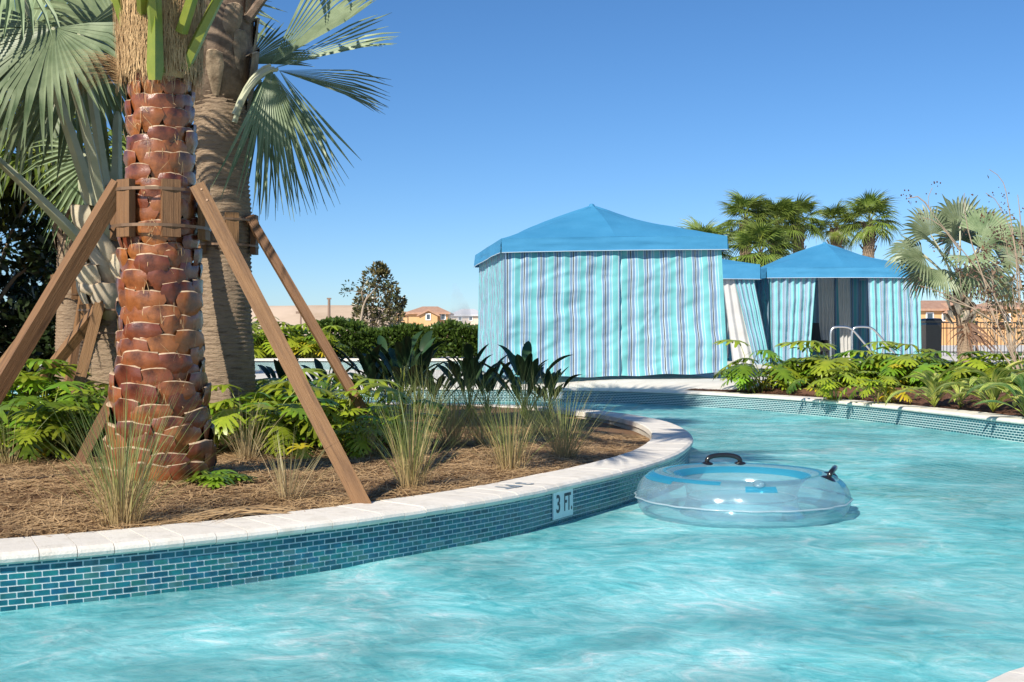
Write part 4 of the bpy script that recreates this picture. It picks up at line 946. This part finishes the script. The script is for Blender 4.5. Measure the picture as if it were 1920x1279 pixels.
# small fern, fallen yellow leaf, dead frond
FE = [lobed_leaf(160+i, M['phil'], .16, .13, .5) for i in range(3)]
r = tag(empty('fern', gs(405, 922)), 'small bright green fern at the right foot of the chestnut trunk', 'fern')
for k in range(16): put_leaf(FE, r, k*2.4, random.uniform(.7, 1), random.uniform(-.3, .3), (random.uniform(-.05, .06), 0, 0))
fy = lobed_leaf(170, M['philyel'], .15, .16, .9); r = link('yellow_leaf', fy, None, gs(556, 862), (0, .2, -1.2), 1.1); tag(r, 'single yellow lobed leaf between the trunk and the right brace', 'leaf')
random.seed(5); b = MB()
for k in range(34):
    x0, y0 = spot(560-random.uniform(0, 60), 955+random.uniform(-8, 6), .23); x1, y1 = spot(290+random.uniform(-20, 150), 972+random.uniform(-12, 8), .23)
    pth = [(x0*(1-t)+x1*t, y0*(1-t)+y1*t+.02*math.sin(t*5+k), bed_z(x0*(1-t)+x1*t, y0*(1-t)+y1*t)+.012+.03*math.sin(PI*t)*random.random()) for t in np.linspace(0, 1, 7)]
    b.ribbon(pth, [.006, .011, .013, .013, .011, .008, .002], Vector((.2, .9, .3)).normalized())
tag(b.build('fallen_frond', M['straw']), 'dry tan palm frond lying along the coping on the straw', 'frond')

# ------------------------------------------------------------------ background
def leaf_cloud(n, fn, size, aspect=.45, seed=0, droop=0.0):
    """n small two-triangle leaves; fn gives a centre and an outward direction"""
    random.seed(seed); b = MB()
    for _ in range(n):
        p, o_ = fn(); d = (o_+Vector((random.gauss(0, .6), random.gauss(0, .6), random.gauss(0, .6)-droop))).normalized(); s = d.cross(Vector((random.gauss(0, 1), random.gauss(0, 1), random.gauss(0, 1)))).normalized(); l = size*random.uniform(.7, 1.25)
        c = p+d*l*.5; b.quad(p, c+s*l*aspect*.5+d*l*.05, p+d*l, c-s*l*aspect*.5+d*l*.05)
    return b
def ellip(clumps):
    def f():
        c, r = random.choice(clumps); d = Vector((random.gauss(0, 1), random.gauss(0, 1), random.gauss(0, 1))).normalized(); k = random.uniform(.45, 1)**.6
        return Vector(c)+Vector((d.x*r[0], d.y*r[1], d.z*r[2]))*k, d
    return f
def tree(label, name, loc, trunk_h, r0, clumps, n, size, mt, seed, aspect=.45, limbs=6, cat='tree', bark='bark2'):
    r = tag(empty(name, loc), label, cat); random.seed(seed); b = MB()
    b.tube([(0, 0, -.1), (.03, 0, trunk_h*.5), (.0, .02, trunk_h)], [r0, r0*.75, r0*.5], 8)
    for c, rad in random.sample(clumps, min(limbs, len(clumps))):
        b.tube(bez((0, 0, trunk_h*.55), (c[0]*.3, c[1]*.3, (trunk_h+c[2])/2), c, 5), [r0*.5, r0*.4, r0*.3, r0*.2, r0*.08], 5)
    b.build('trunk', M[bark], r, True)
    leaf_cloud(n, ellip(clumps), size, aspect, seed).build('crown', M[mt], r); return r
# magnolia behind the hedge
y = 38.; X = lambda px, yy: (px-960)/F*yy
def pxr(px, py, yy, base): p = at(px, py, yy); return (p.x-base[0], 0, p.z-base[2])
base = (X(695, y), y, terr(0, y)); cl = []
random.seed(31)
for px, py, s in ((712, 505, .16), (700, 520, .26), (725, 530, .26), (690, 545, .32), (715, 550, .36), (735, 545, .26), (685, 565, .32), (710, 575, .42), (738, 570, .26), (690, 592, .36), (720, 595, .46), (742, 590, .28), (700, 608, .4), (735, 605, .34), (752, 566, .13), (672, 572, .2), (676, 600, .25), (722, 508, .1)):
    cx_, _, cz_ = pxr(px, py, y, base); cl.append(((cx_, random.uniform(-.4, .4), cz_), (s, s*1.3, s*1.05)))
tree('dark magnolia tree with bronze leaves behind the clipped hedge', 'magnolia_tree', base, 1.2, .07, cl, 2300, .16, 'magnolia', 5, .5)
# slender pale sapling in front of it
base = (X(676, 37), 37, terr(0, 37)); r = tag(empty('sapling', base), 'slender pale barked sapling in front of the dark magnolia', 'tree'); b = MB()
q = lambda px, py: (Vector(pxr(px, py, 37, base)))
b.tube([q(676, 650), q(677, 600), q(681, 575), q(690, 552)], [.05, .045, .035, .02], 6); b.tube([q(684, 565), q(698, 548), q(712, 530)], [.025, .018, .008], 5); b.tube([q(682, 572), q(678, 548), q(684, 530)], [.02, .014, .006], 5); b.tube([q(690, 552), q(660, 545), q(645, 548)], [.015, .01, .004], 4); b.tube([q(698, 560), q(715, 556), q(728, 545)], [.015, .01, .004], 4)
b.build('trunk', M['bark2'], r, True)
leaf_cloud(150, ellip([((q(655, 535)), (.22, .2, .16)), ((q(648, 548)), (.16, .2, .12)), (q(712, 535), (.3, .3, .2)), (q(690, 530), (.3, .3, .2))]), .10, .5, 8).build('crown', M['bop'], r)
# clipped hedge
hx0, hx1, hy = X(600, 33.5), X(905, 33.5), 33.5
hb_ = terr(0, 33.5); r = tag(empty('hedge', (hx0, hy, hb_)), 'clipped dark green hedge between the pool wall and the houses', 'hedge')
hw = hx1-hx0
def hf():
    x = random.uniform(0, hw); top = .80+.22*noise.noise(Vector((x*.9, 0, 0)))+.06*noise.noise(Vector((x*3, 0, 2)))+(.1 if x < hw*.25 else 0); u = random.random()
    if u < .42: return Vector((x, random.uniform(-.5, .6), top+random.uniform(-.16, .04))), Vector((0, -.2, 1))
    return Vector((x, -.5+random.uniform(-.08, .25)+.1*noise.noise(Vector((x*1.7, 1, 3))), random.uniform(0, top))), Vector((0, -1, .5))
leaf_cloud(11000, hf, .19, .40, 12).build('foliage', M['hedge'], r)
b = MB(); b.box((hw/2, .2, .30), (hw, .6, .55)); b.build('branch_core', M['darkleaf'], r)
# low raised pool wall in front of the hedge
zz = terr(0, 31); r = tag(empty('pool_wall', (X(470, 24), 24, terr(0, 24)), .0), 'low teal tiled pool wall with white coping before the hedge', 'wall'); L_ = 4.6
b = MB(); b.quad((0, 0, -.05), (L_, 0, -.05), (L_, 0, .186), (0, 0, .186), [(0, 0), (L_, 0), (L_, .31), (0, .31)]); b.quad((0, 1.2, -.05), (0, 0, -.05), (0, 0, .186), (0, 1.2, .186), [(0, 0), (1, 0), (1, .31), (0, .31)]); b.build('tile_face', M['banktile'], r)
b = MB(); b.box((L_/2, .14, .212), (L_+.06, .36, .05)); b.build('coping', M['coping'], r)
# black railing
def railing(label, px0, px1, y, top):
    x0, x1 = X(px0, y), X(px1, y); zb = terr(0, y); h = top-zb; r = tag(empty('railing', (x0, y, zb)), label, 'fence'); L_ = x1-x0
    for z in (h-.02, h-.2, .12): b = MB(); b.box((L_/2, 0, z), (L_, .03, .035)); b.build('rail', M['blackmatte'], r)
    for x in np.arange(0, L_+.01, 1.83): b = MB(); b.box((x, -.01, h/2+.02), (.06, .06, h+.04)); b.build('post', M['blackmatte'], r)
    b = MB()
    for x in np.arange(.1, L_, .11): b.box((x, 0, h/2), (.016, .016, h))
    tag(b.build('picket', M['blackmatte'], r), kind='stuff')
railing('black railing left of the hedge in front of the sand mound', 60, 640, 40., 1.45)
railing('black railing behind the silver fan palm by the tan houses', 1725, 2050, 37., 1.62)
# cabbage palms behind the cabanas
def sabal(label, px, py, y, n, sc, seed, lean=0):
    random.seed(seed); c = at(px, py, y); zb = terr(0, y); r = tag(empty('cabbage_palm', (c.x, y, zb)), label, 'palm tree', 'cabbage palms behind the cabanas'); h = c.z-zb
    ring_trunk([(-lean, 0, -.05), (-lean*.3, 0, h*.6), (0, 0, h-.05)], [.2, .17, .19], 16, .12, .03, seed).build('trunk', M['bark'], r, True)
    for k in range(16): a = k*2.4; link('old_leaf_base', random.choice(ob), r, (.13*math.cos(a), .13*math.sin(a), h-.95+.055*k), (random.uniform(.2, .6), 0, a+PI/2), random.uniform(.6, .85))
    n = int(n*1.9)
    for k in range(n):
        a = k*2.4+random.uniform(-.3, .3); e = 1.45-1.9*(k/n)+random.uniform(-.2, .2)
        link('frond', random.choice(SABAL), r, (0, 0, h-.1+.18*(1-k/n)), (random.uniform(-.3, .3), -e, a), sc*random.uniform(.85, 1.12))
for lab, px, py, y, n, sc, sd_, ln in (('tall cabbage palm left of the others above the middle cabana', 1398, 418, 35, 17, .70, 1, .1), ('dense cabbage palm behind the open cabana roof, second from its left', 1455, 425, 36, 20, .74, 2, 0), ('bushy cabbage palm just left of the open cabana peak', 1497, 420, 37.5, 18, .70, 3, 0), ('cabbage palm with bare neck right of the open cabana peak', 1567, 425, 38, 16, .60, 4, 0), ('rightmost cabbage palm with full round crown', 1630, 420, 36, 19, .70, 5, .25), ('low cabbage palm peeking over the big cabana roof', 1318, 478, 34, 16, .80, 6, 0), ('short cabbage palm low behind the middle cabana', 1425, 480, 33, 18, .80, 8, 0)):
    sabal(lab, px, py, y, n, sc, sd_, ln)
# silver fan palm on the right
random.seed(41); y = 24.; c = at(1800, 545, y); zb = terr(0, y); r = tag(empty('silver_fan_palm', (c.x, y, zb)), 'silver fan palm on the far bank right of the open cabana', 'palm tree'); h = c.z-zb
ring_trunk([(.12, 0, -.05), (.1, 0, h*.5), (0, 0, h)], [.17, .15, .16], 20, .07, .03, 4).build('trunk', M['bark'], r, True)
for k in range(22): a = k*2.4; link('leaf_base', random.choice(pb), r, (.12*math.cos(a), .12*math.sin(a), h-.75+.035*k), (random.uniform(.2, .6), 0, a+PI/2), random.uniform(.55, .8))
for px, py, dy, ax, nm, R, spd in ((1745, 440, 0, (-.35, 0, .9), (.3, -.9, .2), .85, 3.3), (1800, 425, .3, (.0, 0, 1), (0, -.95, .2), .9, 3.4), (1845, 440, 0, (.4, 0, .85), (-.3, -.9, .2), .85, 3.2), (1730, 480, -.3, (-.85, -.2, .2), (.1, -.7, .7), .85, 3.4), (1870, 480, -.2, (.85, -.2, .25), (-.1, -.7, .7), .85, 3.2), (1770, 505, -.5, (-.15, -.5, -.75), (0, -.8, .5), .75, 2.6), (1830, 495, -.5, (.2, -.5, -.8), (0, -.8, .5), .85, 2.8), (1715, 465, .1, (-.75, .1, -.4), (-.4, -.5, .7), .75, 3.2), (1880, 520, 0, (.4, 0, -.85), (.5, -.7, .4), .75, 2.6), (1785, 455, -.4, (-.1, -.6, .6), (0, -.7, .6), .7, 4.2), (1840, 465, -.4, (.2, -.6, .5), (0, -.7, .6), .7, 4.0), (1800, 450, .8, (.1, .5, .6), (0, -.9, .3), .9, 4.2), (1915, 455, .2, (.7, .1, .2), (.1, -.8, .5), .8, 3.6), (1760, 470, -.6, (-.4, -.6, .3), (.1, -.7, .7), .75, 4.0), (1815, 480, -.7, (.1, -.7, -.2), (0, -.6, .8), .8, 3.8), (1865, 450, .4, (.5, .3, .6), (-.1, -.9, .3), .85, 3.8), (1740, 500, .2, (-.5, .1, -.7), (-.3, -.8, .4), .75, 3.0), (1850, 510, -.3, (.3, -.3, -.8), (.2, -.8, .4), .8, 3.0)):
    o_ = Vector((c.x, y, zb)); rt = Vector((c.x, y, c.z-.05)); hb = at(px, py, y+dy); hero_frond(r, o_, rt, (rt+hb)/2+Vector((0, 0, .15)), hb, ax, nm, R, 24, spd, SM, .6, .3, .25, .035, w1=.014)
b = leaf_cloud(1, lambda: (Vector((0, 0, 0)), Vector((0, 0, 1))), .01)
b = MB(); random.seed(9)
for k in range(26):
    a = random.uniform(-2.6, -.5); p0 = Vector((.1, -.1, random.uniform(.7, 1.0))); p2 = p0+Vector((math.cos(a)*.7, math.sin(a)*.3, random.uniform(-.6, -.1))); b.ribbon(bez(p0, (p0+p2)/2+Vector((0, 0, .2)), p2, 5), [.05, .06, .05, .03, .01], Vector((.3, .2, .9)).normalized())
b.build('dead_skirt', M['reddead'], r)
# bare branched bush with seed heads at the right edge
random.seed(77); y = 13.5; bs = Vector((X(1935, y), y, terr(6, y)-.02)); r = tag(empty('bare_bush', bs), 'bare branched bush with seed heads at the right picture edge', 'bush'); b = MB(); tips = []
def branch(p, d, l, rad, lev):
    pth = [p]; dd_ = d.normalized()
    for i in range(5):
        dd_ = (dd_+Vector((random.gauss(0, .07), random.gauss(0, .07), random.gauss(0, .05)+.01))).normalized(); pth.append(pth[-1]+dd_*l/5)
    b.tube(pth, [rad*(1-.13*i) for i in range(6)], 5 if lev < 2 else 4, cap=False)
    if lev >= 3: tips.append((pth[-1], dd_)); return
    for k in range(random.choice((2, 2, 3))):
        s = random.choice((3, 4, 5)); branch(pth[s], (dd_+Vector((random.gauss(0, .38), random.gauss(0, .38), random.gauss(.04, .25)))), l*random.uniform(.5, .75), rad*.5, lev+1)
for tx, ty, l in ((1872, 590, .9), (1850, 520, 1.2), (1895, 560, 1.0), (1915, 500, 1.2), (1840, 610, .8), (1930, 480, 1.3), (1890, 640, .5), (1960, 500, 1.2)):
    d = at(tx, ty, y+random.uniform(-.3, .4))-bs; branch(Vector((random.uniform(-.12, .12), random.uniform(-.1, .1), 0)), d, d.length*.75, .016, 0)
def guided(pxs):
    pts_ = [at(a, c_, y)-bs for a, c_ in pxs]; k = len(pts_); q_, _, _ = cr([tuple(p) for p in pts_], .12); b.tube([Vector(p) for p in q_], [.011*(1-.75*i/len(q_)) for i in range(len(q_))], 4, cap=False); tips.append((pts_[-1], (pts_[-1]-pts_[-2]).normalized()))
guided([(1905, 640), (1850, 530), (1780, 440), (1745, 395), (1740, 372), (1748, 352)]); guided([(1745, 395), (1725, 370), (1702, 372)]); guided([(1850, 540), (1820, 450), (1808, 390), (1808, 362)]); guided([(1910, 560), (1900, 450), (1870, 380), (1848, 362)]); guided([(1915, 540), (1893, 400), (1880, 340), (1855, 318)]); guided([(1918, 480), (1912, 400), (1908, 365)]); guided([(1860, 600), (1790, 560), (1740, 540), (1722, 535)]); guided([(1800, 470), (1760, 420), (1728, 408)]); guided([(1830, 580), (1760, 555), (1775, 545)])
b.build('branches', mat('twig_bark', (.30, .22, .15), .85, (.44, .34, .25), 20), r, True)
b = MB()
for p, d in tips:
    if random.random() < .35: continue
    for k in range(random.randint(7, 16)):
        c_ = p+Vector((random.gauss(0, .045), random.gauss(0, .045), random.gauss(.02, .05))); s_ = random.uniform(.006, .011); b.tube([c_-Vector((0, 0, s_)), c_, c_+Vector((0, 0, s_))], [s_*.5, s_, s_*.4], 5)
tag(b.build('seed_heads', M['pod'], r), kind='stuff')
leaf_cloud(170, lambda: (random.choice(tips)[0]+Vector((random.gauss(0, .05), random.gauss(0, .05), random.gauss(-.03, .05))), Vector((0, 0, -.5))), .06, .5, 3).build('dead_leaves', M['reddead'], r)
base = (X(1895, 17.5), 17.5, terr(8, 17.5)); cl = [((random.uniform(-.4, .8), random.uniform(-.4, .4), random.uniform(.5, 1.9)), (.28, .3, .25)) for _ in range(16)]
tree('dark leaved bush with rusty leaves behind the bare branches', 'rusty_bush', base, .8, .03, cl, 900, .10, 'magnolia', 9, .45, cat='bush')
# dark trees at the left edge
for lab, px, y, hgt, n, sd_, wd in (('dark dense tree at the left picture edge behind the braces', 20, 14.2, 2.9, 9000, 3, 1.0), ('dark tree behind the slim palm on the left', 95, 17.0, 2.6, 6000, 4, .9), ('dark low bush filling the gap under the long left brace', 52, 14.25, 1.15, 4500, 8, 1.5), ('dark low tree between the silver palm fans', 200, 21.5, 3.0, 5000, 6, .9)):
    random.seed(sd_); base = (X(px, y)-.3, y, .2 if y < 16 else .25); cl = [((random.gauss(0, .5)*wd, random.gauss(0, .4), random.uniform(.35, hgt)), (.38, .4, .32)) for _ in range(20)]
    if y > 15.1: base = (base[0], 20.5 if y < 20 else y, terr(0, 20.5))
    tree(lab, 'shade_tree', base, hgt*.6, .08, cl, n, .13, 'darkleaf', sd_, .5)
# handrails, bin, rocks
for k, (lab, px) in enumerate((('steel pool handrail nearer the black chair', 1557), ('second steel pool handrail in front of the right curtain', 1597))):
    y = 22.5+k*.5; zb = terr(6, y); r = tag(empty('pool_handrail', (X(px, y), y, zb)), lab, 'handrail', 'pool handrails'); s_ = y/F; Z0 = CH+(639.5-613)*s_-zb
    q = lambda dx, dz: Vector((dx*s_, 0, Z0+dz*s_))
    b = MB(); pth = [Vector((0, 0, 0)), q(0, -40), q(0, -14), q(3, -4), q(10, 0), q(28, 0), q(38, -3), q(48, -12), q(75, -44), q(95, -66)]
    pq, _, _ = cr([tuple(p) for p in pth], .05); b.tube([Vector(p) for p in pq], .022, 10); b.build('rail', M['steel'], r, True)
    for x in (0, 95*s_): b = MB(); b.tube([(x, 0, -.005), (x, 0, .02), (x, 0, .03)], [.05, .05, .025], 12); b.build('foot_flange', M['steel'], r)
y = 30.; p = at(1742, 645, y); r = tag(empty('litter_bin', (p.x+.05, y, terr(0, y))), 'black round cornered bin beside the open cabana', 'bin')
b = MB(); rb = lambda z, s: [( .26*s*max(-.8, min(.8, 1.25*math.cos(t))), .26*s*max(-.8, min(.8, 1.25*math.sin(t))), z) for t in np.linspace(0, 2*PI, 17)[:-1]]
for z, s in ((0, .9), (.05, .95), (.95, 1), (1.0, .97)): b.v += rb(z, s)
for k in range(3):
    for i in range(16): b.face((k*16+i, k*16+(i+1) % 16, (k+1)*16+(i+1) % 16, (k+1)*16+i))
b.build('body', M['black'], r)
b = MB()
for z, s in ((1.005, 1.06), (1.06, 1.06), (1.12, .9), (1.13, .3)): b.v += rb(z, s)
for k in range(3):
    for i in range(16): b.face((k*16+i, k*16+(i+1) % 16, (k+1)*16+(i+1) % 16, (k+1)*16+i))
b.face(tuple(range(48, 64))); b.build('lid', M['black'], r)
for k, (px, py, s, lab) in enumerate(((1700, 722, .11, 'white rock left of the dark bin among the shrubs'), (1782, 716, .12, 'white rock under the silver fan palm shrubs'), (1822, 722, .12, 'flat white rock beside the large variegated plant'), (1846, 715, .10, 'white rock behind the large variegated plant'), (1655, 720, .09, 'small white rock under the handrail shrubs'))):
    x, y = spot(px, py, .31); random.seed(k); b = MB(); b.grid(lambda u, v: tuple(Vector((math.cos(2*PI*u)*math.cos(PI*(v-.5)), math.sin(2*PI*u)*math.cos(PI*(v-.5)), .6*math.sin(PI*(v-.5))))*s*(1+.35*noise.noise(Vector((math.cos(2*PI*u)*1.2+k, math.sin(2*PI*u)*1.2, v*2))))), 14, 8)
    tag(b.build('rock', M['rock'], loc=(x, y, .33), smooth=False), lab, 'rock', 'white rocks on the far bank')
# houses
def house(label, px0, px1, eave, ridge, y, dp, wallm, roofm, wins, gable=None, hip=.3):
    s_ = y/F; x0, x1 = X(px0, y), X(px1, y); zb = .5; ez = CH+(639.5-eave)*s_-zb; rz_ = CH+(639.5-ridge)*s_-zb; w_ = x1-x0
    r = tag(empty('house', (x0, y, zb)), label, 'house', 'houses beyond the grounds')
    b = MB(); b.box((w_/2, dp/2, ez/2), (w_, dp, ez)); b.build('wall', wallm, r)
    o_ = .5; b = MB(); V = [(-o_, -o_, ez), (w_+o_, -o_, ez), (w_+o_, dp+o_, ez), (-o_, dp+o_, ez), (w_*hip, dp/2, rz_), (w_*(1-hip), dp/2, rz_)]
    V2 = [(x, yy, z-.25) for x, yy, z in V[:4]]; b.v = V+V2
    for f in ((0, 1, 5, 4), (1, 2, 5), (2, 3, 4, 5), (3, 0, 4), (6, 7, 1, 0), (7, 8, 2, 1), (8, 9, 3, 2), (9, 6, 0, 3), (9, 8, 7, 6)): b.face(f)
    b.build('roof', roofm, r)
    if gable:
        g0, g1, ge, gr = gable; a0 = X(g0, y)-x0; a1 = X(g1, y)-x0; gz = CH+(639.5-ge)*s_-zb; gt = CH+(639.5-gr)*s_-zb
        b = MB(); b.v = [(a0, -1, 0), (a1, -1, 0), (a1, -1, gz), ((a0+a1)/2, -1, gt), (a0, -1, gz), (a0, .1, 0), (a1, .1, 0), (a1, .1, gz), ((a0+a1)/2, .1, gt), (a0, .1, gz)]
        for f in ((0, 1, 2, 3, 4), (0, 4, 9, 5), (1, 6, 7, 2)): b.face(f)
        b.build('gable_wall', wallm, r)
        b = MB(); m_ = (a0+a1)/2; sl_ = (gt-gz)/(m_-a0)
        for sg in (-1, 1):
            e_ = m_+sg*((a1-a0)/2+.4); ze = gt-sl_*((a1-a0)/2+.4); b.quad((m_, -1.4, gt+.12), (e_, -1.4, ze+.12), (e_, 4, ze+.12), (m_, 4, gt+.12)); b.quad((m_, -1.4, gt-.12), (e_, -1.4, ze-.12), (e_, -1.4, ze+.12), (m_, -1.4, gt+.12))
        b.build('gable_roof', roofm, r)
    for wx0, wx1, wy0, wy1, yo in wins:
        a = X(wx0, y)-x0; c_ = X(wx1, y)-x0; z0 = CH+(639.5-wy1)*s_-zb; z1 = CH+(639.5-wy0)*s_-zb
        b = MB(); b.box(((a+c_)/2, yo-.04, (z0+z1)/2), (c_-a+.3, .12, z1-z0+.3)); f_ = b.build('window', M['white'], r)
        b = MB(); b.box(((a+c_)/2, yo-.10, (z0+z1)/2), (c_-a, .06, z1-z0)); b.build('pane', M['pane'], f_)
house('tan two storey house with clay roof beyond the hedge', 766, 839, 586, 573, 170, 9, M['stucco'], M['rooftile'], [(801, 807, 590, 599, -1), (828, 834, 589, 598, 0)], (788, 821, 590, 582))
house('small tan house partly hidden by the dark magnolia', 740, 764, 588, 583, 190, 8, M['stucco'], M['rooftile'], [(750, 754, 592, 598, 0)])
house('grey roofed pale house behind the fountain mist', 846, 905, 590, 578, 200, 9, M['stucco2'], M['greyroof'], [(860, 865, 594, 600, 0), (880, 885, 594, 600, 0)])
house('long tan house with brown roof behind the silver fan palm', 1722, 1860, 579, 560, 130, 12, M['stucco'], M['rooftile'], [(1738, 1748, 588, 600, 0), (1768, 1775, 588, 600, 0)], (1772, 1800, 583, 569))
house('tan house with clay roof at the right edge', 1868, 1960, 576, 562, 140, 12, M['stucco'], M['rooftile'], [(1885, 1892, 590, 602, 0)])
# sand mound, poles
b = MB()
def hill(u, v):
    x = -190+u*190; yy = 300+v*90; h = 11.4*min(1, v*2.2)*min(1, u*6)*min(1, (1-u)*4.6)*(1+.05*noise.noise(Vector((x*.05, yy*.05, 0))))*(1 if v < .6 else max(0, (1-v)/.4)); return (x, yy, .4+h)
b.grid(hill, 70, 24); tag(b.build('sand_hill', M['sand'], smooth=True), kind='structure')
for px, top, y, lab, rd in ((617, 560, 90, 'brown timber pole in front of the sand mound', .13), (564, 586, 60, 'dark thin lamp post before the sand mound', .05)):
    r = tag(empty('pole', (X(px, y), y, .5)), lab, 'pole'); h = CH+(639.5-top)*y/F-.5; b = MB(); b.tube([(0, 0, 0), (0, 0, h)], [rd, rd*.8], 8); b.build('shaft', M['pole'], r)
    b = MB(); b.box((0, 0, h), (.5 if rd < .1 else .34, .15, .12)); b.build('lamp_head' if rd < .1 else 'cap', M['pole'], r)
# fountain jet: a drifting plume of spray
m, n, o = newmat('fountain_spray'); pv = N(n, 'ShaderNodeVolumePrincipled'); pv.inputs['Color'].default_value = (.93, .95, .97, 1); g = N(n, 'ShaderNodeTexCoord'); t = N(n, 'ShaderNodeTexNoise'); setin(t, Scale=.35, Detail=4); n.links.new(g.outputs['Object'], t.inputs[0])
mr = N(n, 'ShaderNodeMapRange'); setin(mr, From_Min=.35, From_Max=.7, To_Min=.0, To_Max=1.3); n.links.new(t.outputs[0], mr.inputs[0]); n.links.new(mr.outputs[0], pv.inputs['Density']); n.links.new(pv.outputs[0], o.inputs['Volume'])
y = 110.; r = tag(empty('fountain_jet', (X(846, y), y, .5)), 'tall misty fountain jet left of the big cabana', 'fountain'); b = MB(); s_ = y/F
b.grid(lambda u, v: ((.25+1.35*v*math.sin(PI*min(1, .12+v))*.55+.2*v)*math.cos(2*PI*u)*(1.25-.9*v)+.55*math.sin(PI*v)*(1 if math.cos(2*PI*u) > 0 else .3)+.2, (.35+.6*math.sin(PI*v))*math.sin(2*PI*u)*(1.1-v), v*6.1), 18, 16)
b.face(tuple(range(18))); b.build('spray', m, r, True).scale = (1.5, 1, 1)
